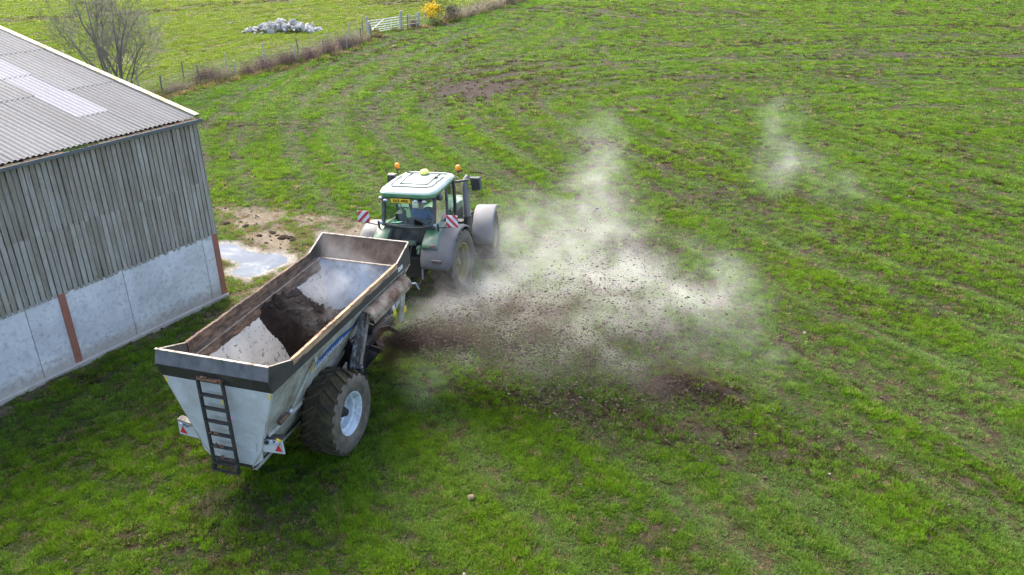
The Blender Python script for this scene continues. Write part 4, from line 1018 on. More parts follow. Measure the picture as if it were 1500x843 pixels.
# wheels
def tyre(parent, dia, width, rimd, lugs, mats, lug_h=.04, lug_w=.07, angl=.55, name='wheel'):
    r = dia / 2; w = width / 2; rr = rimd / 2; rs = r - lug_h
    t = MB().lathe([(-w * .80, rr), (-w * .96, rr + (rs - rr) * .25), (-w, rr + (rs - rr) * .55), (-w * .93, rr + (rs - rr) * .86), (-w * .80, rs - .012), (-w * .4, rs), (w * .4, rs), (w * .80, rs - .012), (w * .93, rr + (rs - rr) * .86), (w, rr + (rs - rr) * .55), (w * .96, rr + (rs - rr) * .25), (w * .80, rr)], 64, close=True)
    to = t.build('tyre', mats[0], parent, smooth=True)
    tr_ = MB()
    for k in range(lugs):
        for sgn in (1, -1):
            a0 = 2 * math.pi * (k + (.5 if sgn > 0 else 0)) / lugs; P = []; ns = 4
            for j in range(ns + 1):
                q = j / ns; yy = sgn * w * (.02 + .93 * q); a = a0 + angl * (q ** .8) * .5; dr = 0 if q < .85 else -.03
                for rad, dw in ((rs - .02 + dr, 1), (r + dr, .75)):
                    for s2 in (-1, 1):
                        aa = a + s2 * lug_w * dw / r / 2; P.append((rad * math.cos(aa), yy, rad * math.sin(aa)))
            F = []
            for j in range(ns):
                b0 = j * 4; F += [(b0, b0 + 4, b0 + 6, b0 + 2), (b0 + 1, b0 + 3, b0 + 7, b0 + 5), (b0 + 2, b0 + 6, b0 + 7, b0 + 3)]
            F += [(0, 2, 3, 1), (ns * 4, ns * 4 + 1, ns * 4 + 3, ns * 4 + 2)]
            tr_.add(P, F)
    tr_.build('tread', mats[1], to)
    sw = MB()
    for sgn in (-1, 1):
        pr = [(rr + (rs - rr) * q, sgn * (w * (.82, .975, 1.012, .955, .87)[i] + .002)) for i, q in enumerate((.0, .25, .55, .83, .97))]
        rows = [[(rad * math.cos(2 * math.pi * k / 64), yy, rad * math.sin(2 * math.pi * k / 64)) for k in range(65)] for rad, yy in pr]; sw.grid(rows)
    sw.build('sidewall', mats[2], to, smooth=True)
    return to
def rim(parent, rimd, width, mat, hub_mat, dish=-.12):
    rr = rimd / 2; w = width / 2
    # outer side is -y
    ro = MB().lathe([(-w * .84, rr + .02), (-w * .86, rr + .025), (-w * .84, rr - .01), (-w * .62, rr - .045), (-w * .52, rr - .05), (-w * .45, rr - .085), (-w * .10, rr - .095), (w * .02, rr * .66), (-w * .08, rr * .58), (-w * .10, .10), (w * .4, .10), (w * .4, rr - .06), (w * .84, rr + .02)], 48, caps=False).build('rim', mat, parent, auto=35)
    MB().lathe([(-w * .09, .14), (-w * .25, .13), (-w * .50, .085), (-w * .60, .07)], 16).build('hub', hub_mat, ro, auto=40)
    nb = MB()
    for k in range(10):
        a = 2 * math.pi * k / 10; nb.tube([(.2 * math.cos(a), -w * .09, .2 * math.sin(a)), (.2 * math.cos(a), -w * .2, .2 * math.sin(a))], .018, 6)
    nb.build('wheel_nuts', hub_mat, ro)
    return ro
TM = (M['tread'], M['tread'], M['sidewall'])
for sgn in (-1, 1):
    wl = empty('wheel', (1.87, sgn * 1.16, .84), (0, .3, 0 if sgn < 0 else math.pi), parent=TR)
    tyre(wl, 1.70, .74, .85, 22, TM, .045, .085, .62); rim(wl, .85, .74, M['rim'], M['dark_metal'])
# discharge gear on the right side
MB().grid([[(x, y, z + .008 * math.sin(x * 31)) for y, z in ((-1.09, 2.29), (-1.17, 2.30), (-1.25, 2.275), (-1.32, 2.21), (-1.36, 2.11))] for x in [3.36 + 1.9 * i / 30 for i in range(31)]]).build('discharge_hood', M['hood'], TR, smooth=True, solid=.025)
MB().bar((3.36, -1.365, 2.085), (5.25, -1.365, 2.085), .02, .06).build('hood_lip', M['hood'], TR)
MB().prism([(3.18, -1.14, 2.30), (3.50, -1.14, 2.26), (3.02, -1.16, 1.62), (2.92, -1.05, 1.02), (2.62, -1.02, 1.05), (2.62, -1.14, 1.62)], (0, -.035, 0)).build('rear_shear_plate', M['plate_blue'], TR, bevel=.006)
MB().bar((3.48, -1.19, 2.24), (2.94, -1.17, 1.25), .025, .10).build('shear_plate_edge', M['edge_pale'], TR)
MB().prism([(4.10, -1.14, 2.20), (4.95, -1.14, 2.15), (4.75, -1.12, 1.60), (4.15, -1.12, 1.75)], (0, -.03, 0)).build('side_shield', M['plate_blue'], TR, bevel=.006)
MB().prism([(5.24, -1.12, 2.22), (5.50, -1.10, 2.22), (5.42, -1.0, 1.10), (5.18, -1.0, 1.10)], (0, -.03, 0)).build('front_shear_plate', M['side_grey'], TR, bevel=.006)
MB().box((4.66, -1.18, 1.66), (.14, .012, .16)).build('sticker', M['yellow'], TR); MB().box((5.30, -1.13, 1.42), (.12, .012, .14)).build('sticker', M['yellow'], TR)
MB().box((4.64, -1.165, 1.80), (.10, .03, .16)).build('bracket', M['white'], TR)
MB().prism([(2.05, -1.0, 1.30), (2.6, -1.04, 1.52), (2.62, -1.0, 1.15), (2.2, -.95, 1.12)], (0, -.03, 0)).build('splash_plate', M['edge_pale'], TR)
MB().box((2.50, -1.06, 1.30), (.12, .012, .14)).build('sticker', M['yellow'], TR)
MB().bar((2.80, -1.20, 1.18), (2.72, -1.24, 1.38), .20, .10).build('ram_mount', M['plate_blue'], TR)
rot_ = MB().tube([(3.3, -.72, 1.15), (5.2, -.72, 1.15)], .16, 16)
for k in range(14):
    a = k * 2.4; x = 3.4 + 1.7 * k / 13; rot_.bar((x, -.72, 1.15), (x, -.72 + .42 * math.cos(a), 1.15 + .42 * math.sin(a)), .03, .12)
rot_.build('rotor', M['dark_metal'], TR)
MB().prism([(3.2, -.45, .62), (3.2, -1.15, .62), (3.2, -1.1, 1.2), (3.2, -.7, 1.9)], (.03, 0, 0)).build('rotor_end_plate', M['dark_metal'], TR)
tr2 = MB(); rows = []
for i in range(9):
    a = R(180 + i * 12); rows.append([(3.25, -.72 + .55 * math.cos(a) * -1 * .9, 1.15 + .55 * math.sin(a)), (5.2, -.72 + .55 * math.cos(a) * -1 * .9, 1.15 + .55 * math.sin(a))])
tr2.grid(rows).build('rotor_trough', M['dark_metal'], TR, solid=.01)
MB().tube([(5.35, -1.2, 2.05), (5.5, -1.35, 2.02), (5.55, -1.4, 1.85)], .02, 8).tube([(5.3, -1.14, 2.1), (5.36, -1.25, 2.06)], .035, 8).build('spill_lever', M['galv'], TR)
for k in range(5):
    MB().tube([(5.7, -.3 + .12 * k, 1.7), (6.2, -.25 + .1 * k, 1.0 + .06 * k), (6.9, -.12 + .06 * k, 1.0 + .05 * k), (7.5, -.10 + .06 * k, 1.2), (7.9, -.12 + .07 * k, 1.35)], .016, 6).build('hose', M['dark_metal'], TR)

# load of dung in the body
hp = MB(); rows = []; NXH, NYH = 110, 60
for i in range(NXH + 1):
    x = 1.55 + (5.3 - 1.55) * i / NXH; row = []
    for j in range(NYH + 1):
        y = -.97 + 1.94 * j / NYH
        xs_ = np.interp(y, (-.95, -.5, -.1, .2, .5, .75, .95), (2.2, 2.45, 2.8, 3.0, 2.95, 2.6, 2.2)) + .12 * mnoise.noise(Vector((y * 5, 3.1, 0))); e = 1 - math.exp(-((max(0, x - xs_)) / .30) ** 2); top = .70 + .86 * e * (1 - .10 * max(0, (x - 3.9) / 1.3) ** 1.5)
        top += (.95 * max(0, y - .12) ** 1.2) * e * math.exp(-((x - 3.4) / 1.15) ** 4) - .10 * math.exp(-((y + .25) / .35) ** 2) * e
        top -= .15 * e * (1 if x < 3.0 else 0) * max(0, .3 - y) * (3.0 - x)
        top -= .25 * max(0, x - 4.3)
        q = Vector((x * 2.2, y * 2.2, 0)); top += .10 * mnoise.noise(q) + .07 * mnoise.noise(q * 2.7) + .045 * mnoise.noise(q * 6.3) + .03 * mnoise.noise(q * 14)
        lim = sec(max(top, .62)) - .07
        row.append((x, max(-lim, min(lim, y)), top))
    rows.append(row)
hp.grid(rows)
M['dung'] = paint('dung', (.017, .0115, .0085), .95, 0, .5, 6, (.038, .023, .015), .28, 11, .08, .9, spec=.2)
dh = hp.build('dung_load', M['dung'], None, smooth=True)
dh.location = TR.location; dh.rotation_euler = TR.rotation_euler
tag(dh, 'dark brown heap of dung inside the spreader body', None, None, 'stuff')
lm = MB(); rr_ = random.Random(8)
for _ in range(420):
    i = rr_.randint(5, NXH - 2); j = rr_.randint(3, NYH - 3); p = rows[i][j]; q = clod_mesh('x', rr_.randint(0, 9999), rr_.uniform(.015, .06))
    lm.add([(v.co.x + p[0], v.co.y + p[1], v.co.z + p[2] + .01) for v in q.vertices], [tuple(f.vertices) for f in q.polygons])
tag(lm.build('lumps', M['dung'], dh), kind='stuff')
st_ = MB()
for _ in range(130):
    i = rr_.randint(5, NXH - 2); j = rr_.randint(3, NYH - 3); p = Vector(rows[i][j]) + Vector((0, 0, .02)); d = Vector((rr_.gauss(0, 1), rr_.gauss(0, 1), rr_.gauss(0, .4))).normalized() * rr_.uniform(.03, .10); s = d.cross(Vector((0, 0, 1))).normalized() * .006
    st_.add([p - s, p + s, p + d + s, p + d - s], [(0, 1, 2, 3)])
tag(st_.build('straw', flat('straw', (.12, .085, .05), .9), dh), kind='stuff')
# auger ring half buried at the rear of the load
ag = MB(); ag.tube([(2.25 + .0 * i, -.35 + .42 * math.cos(R(i * 12)), 1.35 + .42 * math.sin(R(i * 12))) for i in range(0, 22)], .018, 6)
ag.build('auger_blade', M['dark_metal'], TR)
# ------------------------------------------------------------------ tractor
TK = empty('tractor', (-2.60, 20.40, 0), (-.04, 0, 1.29), 'green farm tractor with roof paled by sky reflection and grey dusty mudguards pulling the spreader', 'tractor')
TKM = Matrix.Translation((-2.60, 20.40, 0)) @ Matrix.Rotation(1.29, 4, 'Z') @ Matrix.Rotation(-.04, 4, 'X')
# x forward from the rear axle, y left
TM2 = (M['rubber'], M['tread'], M['sidewall'])
for sgn in (-1, 1):
    wl = empty('rear_wheel', (0, sgn * 1.06, .965), (0, .2, 0 if sgn < 0 else math.pi), parent=TK)
    tyre(wl, 1.95, .68, 1.07, 20, TM2, .05, .09, .7); rim(wl, 1.07, .68, M['rim_yellow'], M['rim_yellow'])
    wf = empty('front_wheel', (2.75, sgn * 1.16, .745), (0, .1, .14 + (0 if sgn < 0 else math.pi)), parent=TK)
    tyre(wf, 1.50, .58, .76, 18, TM2, .045, .08, .7); rim(wf, .76, .58, M['rim_yellow'], M['rim_yellow'])
    # front mudguard, turns with the wheel
    fm = MB(); rows = []
    for i in range(19):
        a = R(182 - i * 7.2); r = .86
        rows.append([(r2 * math.cos(a), y, r2 * math.sin(a)) for y, r2 in ((-.315, r - .05), (-.30, r - .012), (-.26, r), (.26, r), (.30, r - .012), (.315, r - .05))])
    fo = fm.grid(rows).build('front_mudguard', M['fender_front'], TK, smooth=True, solid=.015); fo.location = (2.75, sgn * 1.19, .80); fo.rotation_euler = (0, 0, .14)
    MB().bar((2.75, sgn * .6, 1.35), (2.75, sgn * 1.1, 1.62), .06, .03).build('mudguard_bracket', M['dark_metal'], TK)
    # rear mudguard
    rm = MB(); rows = []; n = 22
    for i in range(n + 1):
        a = R(170 - i * (118 / n)); r = 1.045; e = min(1, i / 3.0); wo = 1.405 - .10 * (1 - e) ** 2
        rows.append([(r2 * math.cos(a), sgn * y, .965 + r2 * math.sin(a)) for y, r2 in ((.50 + .05 * (1 - e) ** 2, r - .10), (.52 + .05 * (1 - e) ** 2, r), (.8, r + .004), (wo - .12, r), (wo - .03, r - .012), (wo, r - .055))])
    ro = rm.grid(rows).build('rear_mudguard', M['fender'], TK, smooth=True, solid=.02)
    gm = MB(); rows = []
    for i in range(13):
        a = R(140 - i * 6.2); r = 1.075; wo = .98 - .10 * (i / 12); rows.append([(r2 * math.cos(a), sgn * y, .965 + r2 * math.sin(a)) for y, r2 in ((.50, r - .05), (.53, r + .02), (wo - .06, r + .015), (wo, r - .03))])
    gm.grid(rows).build('mudguard_cover', M['green'], ro, smooth=True, solid=.02)
    a = R(136); MB().ball((1.09 * math.cos(a), sgn * .84, .965 + 1.09 * math.sin(a)), 1, 14, 8, (.05, .095, .04)).build('tail_lamp', paint('dusty_red_lens', (.16, .07, .06), .5), ro, smooth=True)
    a = R(158); rl1 = MB().box((1.06 * math.cos(a), sgn * .98, .965 + 1.06 * math.sin(a)), (.05, .28, .09), Matrix.Rotation(R(-15), 3, 'Y')).box((1.07 * math.cos(a), sgn * .98, .90 + 1.06 * math.sin(a) - .02), (.05, .26, .05)).build('lamp_cluster', paint('grimy_lamp', (.10, .085, .075), .7), ro, bevel=.008)
    # hazard board
    hz = MB().box((0, 0, 0), (.012, .33, .33))
    hm = bpy.data.materials.get('hazard_stripes')
    if hm is None:
        hm, nt, b = mat_new('hazard_stripes'); tc = nt.nodes.new('ShaderNodeTexCoord'); sp = nt.nodes.new('ShaderNodeSeparateXYZ'); nt.links.new(tc.outputs['Object'], sp.inputs[0])
        ad = nt.nodes.new('ShaderNodeMath'); ad.operation = 'ADD'; nt.links.new(sp.outputs[1], ad.inputs[0]); nt.links.new(sp.outputs[2], ad.inputs[1])
        mu = nt.nodes.new('ShaderNodeMath'); mu.operation = 'MULTIPLY_ADD'; mu.inputs[1].default_value = 4.4; mu.inputs[2].default_value = 10.25; nt.links.new(ad.outputs[0], mu.inputs[0])
        fr = nt.nodes.new('ShaderNodeMath'); fr.operation = 'FRACT'; nt.links.new(mu.outputs[0], fr.inputs[0])
        c = ramp(nt, fr.outputs[0], [(0, (.55, .03, .045)), (.5, (.72, .72, .72))], 'CONSTANT').outputs[0]
        nd = noise_n(nt, 7, 5, .6, tc.outputs['Object']); c = mixc(nt, ramp(nt, nd.outputs[0], [(.45, (0, 0, 0)), (.8, (.7, .7, .7))]).outputs[0], c, (.28, .25, .22)); nt.links.new(c, b.inputs['Base Color']); b.inputs['Roughness'].default_value = .5
    ho_ = hz.build('hazard_board', hm, TK, bevel=.004); ho_.location = (-.40, sgn * 1.28, 2.30); ho_.rotation_euler = (0 if sgn < 0 else 0, 0, .12 if sgn > 0 else -.05)
    if sgn < 0: ho_.scale = (1, -1, 1)
    MB().tube([(-.38, sgn * .86, 2.08), (-.38, sgn * 1.3, 2.14)], .016, 8).tube([(-.36, sgn * .86, 1.98), (-.38, sgn * .86, 2.20)], .03, 8).build('hazard_arm', M['dark_metal'], TK)
    MB().ball((-.36, sgn * .80, 2.14), 1, 12, 8, (.03, .085, .05)).build('marker_lamp', M['lamp'], TK, smooth=True)
# body
MB().box((.2, 0, .95), (1.5, .66, .6)).build('rear_axle_housing', M['dark_metal'], TK, bevel=.05)
MB().tube([(0, -1.0, .965), (0, 1.0, .965)], .16, 16).build('rear_axle', M['dark_metal'], TK)
MB().box((2.0, 0, .9), (2.4, .5, .55)).build('engine_block', M['dark_metal'], TK, bevel=.03)
MB().tube([(2.75, -.95, .72), (2.75, .95, .72)], .11, 12).build('front_axle', M['dark_metal'], TK)
MB().box((1.0, .62, .85), (1.1, .42, .55)).build('fuel_tank', M['dark_metal'], TK, bevel=.06)
MB().box((1.0, -.62, .85), (1.1, .42, .5)).build('step_box', M['dark_metal'], TK, bevel=.05)
bn = MB(); rows = []
for x, hw, zt, zb in ((1.42, .46, 2.0, 1.15), (1.9, .46, 1.97, 1.1), (2.6, .43, 1.90, 1.0), (3.3, .39, 1.78, .98), (3.62, .35, 1.62, 1.0), (3.72, .28, 1.40, 1.05)):
    rows.append([(x, hw, zb), (x, hw, zt - .22), (x, hw * .92, zt - .08), (x, hw * .6, zt), (x, 0, zt + .015), (x, -hw * .6, zt), (x, -hw * .92, zt - .08), (x, -hw, zt - .22), (x, -hw, zb)])
bo = bn.grid(rows); bo.f.append(tuple(range(9))); bo.f.append(tuple(45 + q for q in range(9)))
bo = bo.build('bonnet', M['green'], TK, auto=35)
for sgn in (-1, 1): MB().box((2.3, sgn * .452, 1.5), (.9, .012, .32)).build('bonnet_grille', M['cab_black'], bo)
MB().box((3.75, 0, .85), (.35, .7, .45)).build('front_weight', M['dark_metal'], TK, bevel=.05)
# cab
ZR = 2.86
cabl = MB().prism([(-.36, .64, 1.62), (-.36, .72, 2.10), (-.36, -.72, 2.10), (-.36, -.64, 1.62)], (.10, 0, 0)).build('cab_rear_wall', M['cab_black'], TK, bevel=.02)
MB().box((-.30, 0, 1.42), (.16, .86, .42)).build('hydraulic_recess', flat('black_recess', (.012, .012, .013), .9), TK)
for sgn in (-1, 1): MB().prism([(-.34, sgn * .44, 1.2), (-.34, sgn * .60, 1.3), (-.34, sgn * .66, 1.98), (-.34, sgn * .46, 1.98)], (.2, 0, 0)).build('recess_cheek', paint('grey_cheek', (.10, .105, .12), .6), TK)
MB().box((.55, 0, 1.27), (1.75, 1.24, .10)).build('cab_floor', M['cab_black'], TK)
for sgn in (-1, 1):
    MB().prism([(-.30, sgn * .70, 1.30), (.62, sgn * .70, 1.30), (.62, sgn * .72, 2.05), (-.34, sgn * .72, 2.08)], (0, -sgn * .06, 0)).build('cab_side_wall', M['cab_black'], TK)
    MB().bar((-.35, sgn * .735, 2.05), (-.11, sgn * .735, ZR + .02), .085, .10).build('rear_pillar', M['cab_black'], TK, bevel=.015)
    MB().bar((.66, sgn * .745, 1.30), (.70, sgn * .755, ZR + .02), .06, .07).build('door_pillar', M['cab_black'], TK, bevel=.012)
    MB().bar((1.52, sgn * .66, 1.30), (1.36, sgn * .735, ZR + .02), .08, .09).build('front_pillar', M['cab_black'], TK, bevel=.012)
    MB().add([(.70, sgn * .735, 1.42), (1.50, sgn * .655, 1.42), (1.37, sgn * .735, ZR), (.72, sgn * .75, ZR)], [(0, 1, 2, 3)]).build('door_glass', M['glass'], TK)
    MB().add([(-.33, sgn * .73, 2.08), (.64, sgn * .742, 2.05), (.68, sgn * .752, ZR), (-.12, sgn * .735, ZR)], [(0, 1, 2, 3)]).build('side_glass', M['glass'], TK)
rw = MB(); rows = []
for i in range(11):
    q = -1 + 2 * i / 10; bow = -.05 * (1 - q * q); sag = -.07 * (1 - q * q); rows.append([(-.36 + bow, q * .70, 2.13 + sag), (-.245 + bow, q * .70, 2.45), (-.13 + bow, q * .70, ZR - .02)])
rg_w = rw.grid(rows).build('rear_window', M['glass'], TK, smooth=True)
fr_ = MB(); fr_.tube([r[0] for r in rows], .028, 6).tube([r[2] for r in rows], .02, 6); fr_.build('window_frame', M['cab_black'], rg_w)
MB().tube([(-.40, -.05, 2.12), (-.33, .12, 2.48), (-.27, .22, 2.70)], .012, 6).build('rear_wiper', M['cab_black'], rg_w)
MB().add([(1.50, .64, 1.35), (1.50, -.64, 1.35), (1.36, -.71, ZR), (1.36, .71, ZR)], [(0, 1, 2, 3)]).build('windscreen', M['glass'], TK)
MB().bar((1.47, -.60, 1.95), (1.47, .60, 1.95), .03, .03).build('windscreen_bar', M['cab_black'], TK)
# roof: rounded shell
def outline(hw, x0, x1, n=40, p=7.0):
    P = []
    for k in range(n):
        t = 2 * math.pi * k / n; c, s_ = math.cos(t), math.sin(t)
        ex = abs(c) ** (2 / p) * (1 if c > 0 else -1); ey = abs(s_) ** (2 / p) * (1 if s_ > 0 else -1)
        xx = (x0 + x1) / 2 + ex * (x1 - x0) / 2; tap = 1 - .06 * max(0, (xx - .5)); P.append((xx, ey * hw * tap))
    return P
def loft(levels, cap=True):
    b = MB(); n = 40
    for z, hw, x0, x1 in levels: b.v += [(x, y, z + (.03 * (1 - ((x - .6) / 1.0) ** 2) if z > 2.99 else 0)) for x, y in outline(hw, x0, x1)]
    for i in range(len(levels) - 1):
        for k in range(n):
            k2 = (k + 1) % n; b.f.append((i * n + k, i * n + k2, (i + 1) * n + k2, (i + 1) * n + k))
    b.f.append(tuple(range(n))[::-1]); b.f.append(tuple((len(levels) - 1) * n + k for k in range(n))); return b
ra = loft([(ZR, .76, -.26, 1.50), (2.88, .81, -.36, 1.58), (2.95, .835, -.38, 1.60), (2.985, .83, -.37, 1.59)]).build('roof_rim', M['roof_green'], TK, auto=50)
rt = loft([(2.98, .826, -.365, 1.585), (3.02, .80, -.34, 1.55), (3.045, .74, -.28, 1.48), (3.05, .70, -.24, 1.44)]).build('roof', M['roof_sky_sheen'], TK, auto=50)
seam = flat('roof_seam', (.025, .05, .035), .7)
sm_ = MB()
zs = 3.083
def sl2(p, q, w=.012): sm_.tube([(p[0] + (q[0] - p[0]) * i / 8, p[1] + (q[1] - p[1]) * i / 8, 3.064 + .03 * (1 - (p[0] + (q[0] - p[0]) * i / 8 - .6) ** 2)) for i in range(9)], w * 1.25, 6)
sl2((-.02, .50), (-.02, -.50)); sl2((-.02, .50), (.12, .60)); sl2((-.02, -.50), (.12, -.60)); sl2((.12, .60), (.95, .62)); sl2((.12, -.60), (.95, -.62)); sl2((.22, .38), (.22, -.40)); sl2((.22, .38), (1.25, .44)); sl2((.22, -.40), (1.25, -.40)); sl2((.62, .20), (.62, -.28), .008); sl2((1.27, .62), (1.27, -.62))
sm_.build('roof_seam', seam, rt)
MB().box((-.385, .135, 2.80), (.012, .58, .135)).build('plate_board', M['cab_black'], TK)
npl = MB().box((-.396, .135, 2.80), (.01, .56, .115)).build('number_plate', flat('plate_yellow', (.80, .52, .02), .35), TK)
text('SXZ 4905', .098, flat('plate_black', (.02, .02, .02), .5), npl, (-.4025, .135, 2.766), (R(90), 0, R(-90)), 'lettering', 0, 'CENTER', 1.08)
for y in (.60, -.30, -.56, .83):
    MB().ball((-.385 if abs(y) < .8 else -.20, y * .96, 2.80), 1, 14, 8, (.045, .07, .036)).build('work_lamp', M['lamp'], TK, smooth=True)
bd = MB().box((-.22, 0, 2.84), (.12, 1.44, .05)).build('roof_header', M['cab_black'], TK, bevel=.02)
MB().ball((.10, -.80, 2.78), .09, 12, 8).build('work_lamp', M['cab_black'], TK, smooth=True)
for sgn in (-1, 1):
    be = empty('beacon', (1.32, sgn * .92, 2.98), parent=TK)
    MB().tube([(0, -sgn * .16, -.02), (0, 0, .0), (0, 0, .16)], .014, 8).build('stalk', M['cab_black'], be)
    MB().lathe([(.14, .055), (.19, .058), (.20, .04)], 14, (0, 0, 0), 'Z').build('base', M['cab_black'], be)
    MB().lathe([(.20, .062), (.27, .070), (.32, .064), (.35, .035), (.356, .008)], 18, (0, 0, 0), 'Z').build('lens', M['orange'], be, smooth=True)
    MB().bar((1.42, sgn * .70, 2.80), (1.55, sgn * 1.12, 2.84), .05, .06).build('mirror_arm', M['cab_black'], TK, bevel=.01)
    mr = MB().prism([(1.56, sgn * 1.14, 2.90), (1.62, sgn * 1.42, 2.88), (1.62, sgn * 1.44, 2.52), (1.57, sgn * 1.20, 2.50)], (.10, -sgn * .0, 0)).build('mirror', M['cab_black'], TK, bevel=.02)
    MB().prism([(1.555, sgn * 1.17, 2.87), (1.605, sgn * 1.40, 2.85), (1.605, sgn * 1.41, 2.56), (1.56, sgn * 1.21, 2.54)], (-.006, 0, 0)).build('mirror_glass', paint('mirror_glass', (.03, .034, .036), .2, 0.0, .02), mr)
    MB().prism([(1.67, sgn * 1.13, 2.91), (1.73, sgn * 1.43, 2.89), (1.73, sgn * 1.45, 2.51), (1.68, sgn * 1.19, 2.49)], (.04, 0, 0)).build('mirror_shell', M['green'], mr, bevel=.02)
MB().lathe([(3.06, .11), (3.10, .125), (3.15, .12), (3.19, .085), (3.205, .03)], 22, (1.22, .06, 0), 'Z').build('receiver_dome', M['dome'], TK, smooth=True)
MB().lathe([(3.05, .12), (3.085, .13)], 18, (1.22, .06, 0), 'Z').build('receiver_base', M['green'], TK)
MB().tube([(.88, -.42, 3.07), (.88, -.42, 3.12)], .05, 10).tube([(.88, -.42, 3.1), (.86, -.42, 3.38)], .006, 5).build('aerial', M['cab_black'], TK)
MB().tube([(1.62, -.98, 1.2), (1.62, -.98, 1.75)], .12, 14).build('exhaust_silencer', M['cab_black'], TK, auto=40)
MB().tube([(1.62, -.98, 1.7), (1.62, -.98, 2.62), (1.62, -.98, 2.74), (1.66, -1.0, 2.83), (1.74, -1.04, 2.89)], [.105, .105, .085, .075, .072], 14).build('exhaust_pipe', paint('exhaust_grey', (.16, .16, .16), .5, .3, .15, 5, (.24, .22, .2), .4, 3, .2), TK, auto=50)
for z in (1.42, 1.60): MB().box((1.5, -.80, z), (.25, .2, .06)).build('exhaust_bracket', M['dark_metal'], TK)
# cab interior
se = empty('seat', (.32, 0, 1.32), parent=TK)
MB().box((.05, 0, .22), (.52, .52, .14)).build('cushion', M['seat'], se, bevel=.04); MB().box((-.24, 0, .55), (.13, .48, .60), Matrix.Rotation(-.10, 3, 'Y')).build('backrest', M['seat'], se, bevel=.05)
MB().box((0, 0, .05), (.3, .3, .22)).build('suspension', M['seat'], se); MB().box((.12, -.34, .48), (.5, .12, .08)).build('armrest', M['seat'], se, bevel=.03)
MB().tube([(1.30, 0, 1.30), (1.02, 0, 2.0)], .05, 8).build('steering_column', M['cab_black'], TK)
sw_ = MB(); Mx = Matrix.Rotation(-.45, 3, 'Y'); pp = [Mx @ Vector((.20 * math.cos(R(i * 18)), .20 * math.sin(R(i * 18)), 0)) + Vector((1.0, 0, 2.02)) for i in range(21)]; sw_.tube(pp, .015, 6).build('steering_wheel', M['cab_black'], TK)
MB().box((.95, -.48, 2.18), (.05, .28, .2)).build('display', M['cab_black'], TK, bevel=.01); MB().box((.35, .52, 2.08), (.30, .22, .3)).build('console', M['cab_black'], TK, bevel=.03)
MB().box((-.05, .48, 2.06), (.26, .24, .012), Matrix.Rotation(.2, 3, 'Y')).build('papers', M['paper'], TK)
# hitch gear at the back
hy = MB()
for k in range(5): hy.tube([(-.42, .18 - .075 * k, 1.62), (-.55, .18 - .075 * k, 1.60)], .03, 8)
hy.build('spool_couplings', M['green'], TK); MB().box((-.40, .03, 1.62), (.10, .46, .12)).build('valve_block', M['green'], TK, bevel=.01)
MB().tube([(-.36, -.30, 1.42), (-.5, -.33, 1.48), (-.55, -.30, 1.36)], .06, 10).ball((-.45, -.30, 1.48), .10).build('lift_arm', M['green'], TK)
for sgn in (-1, 1):
    MB().bar((-.15, sgn * .32, .75), (-1.02, sgn * .44, .62), .05, .09).build('lower_link', M['dark_metal'], TK); MB().tube([(-.42, sgn * .36, 1.45), (-.70, sgn * .42, .68)], .04, 8).build('lift_rod', paint('lift_rod_grey', (.2, .2, .2), .4, .6), TK)
MB().bar((-.2, 0, .55), (-.85, 0, .55), .12, .06).build('drawbar_hook', M['dark_metal'], TK)
MB().tube([(-.35, .02, 1.25), (-.9, .02, 1.05)], .035, 8).build('top_link', M['dark_metal'], TK)
for k in range(4):
    MB().tube([(-.55, .15 - .09 * k, 1.6), (-.8, .14 - .09 * k, 1.5 - .06 * k), (-.95, .1 - .07 * k, 1.25), (-1.2, .05 - .04 * k, 1.15)], .016, 6).build('hose', M['dark_metal'], TK)

# ------------------------------------------------------------------ driver
SEAT = Vector((.30, -.02, 1.70))
PR = empty('person', (0, 0, 0), (0, 0, 0), 'driver in a blue jacket and dark cap seated in the tractor cab, leaning forward', 'person')
PR.matrix_world = TKM @ Matrix.Translation(SEAT)
def skin(name, verts, edges, radii, mat, parent, root=0, sub=2):
    me = bpy.data.meshes.new(name); me.from_pydata(verts, edges, []); me.update(); me.materials.append(mat)
    o = bpy.data.objects.new(name, me); COL.objects.link(o); o.parent = parent
    md = o.modifiers.new('skin', 'SKIN'); md.use_smooth_shade = True
    for i, r in enumerate(radii):
        sv = me.skin_vertices[0].data[i]; sv.radius = (r, r) if isinstance(r, (int, float)) else r; sv.use_root = (i == root)
    sb = o.modifiers.new('smooth', 'SUBSURF'); sb.levels = sub; sb.render_levels = sub
    return o
# seat-relative: x forward, y left, z up
V = [(0, 0, .08), (.03, 0, .28), (.10, -.01, .46), (.17, -.02, .60), (.22, -.02, .68), (.25, -.02, .76), (.26, -.02, .86),           # pelvis .. skull
     (.12, .19, .53), (.30, .26, .32), (.55, .17, .42), (.62, .15, .44),      # left arm
     (.12, -.22, .53), (.24, -.30, .28), (.50, -.33, .27), (.57, -.33, .28),    # right arm
     (.06, .10, .06), (.46, .14, .10), (.60, .15, -.26), (.70, .15, -.30), (.06, -.10, .06), (.46, -.14, .10), (.60, -.15, -.26), (.70, -.15, -.30),
     (.355, -.02, .80), (.25, .085, .80), (.25, -.125, .80)]
E_ = [(0, 1), (1, 2), (2, 3), (3, 4), (4, 5), (5, 6), (2, 7), (7, 8), (8, 9), (9, 10), (2, 11), (11, 12), (12, 13), (13, 14), (0, 15), (15, 16), (16, 17), (17, 18), (0, 19), (19, 20), (20, 21), (21, 22), (5, 23), (5, 24), (5, 25)]
Rd = [.12, .125, .13, .06, .06, (.085, .10), .085, .055, .042, .032, .035, .055, .042, .032, .035, .085, .06, .045, .045, .085, .06, .045, .045, .014, .018, .018]
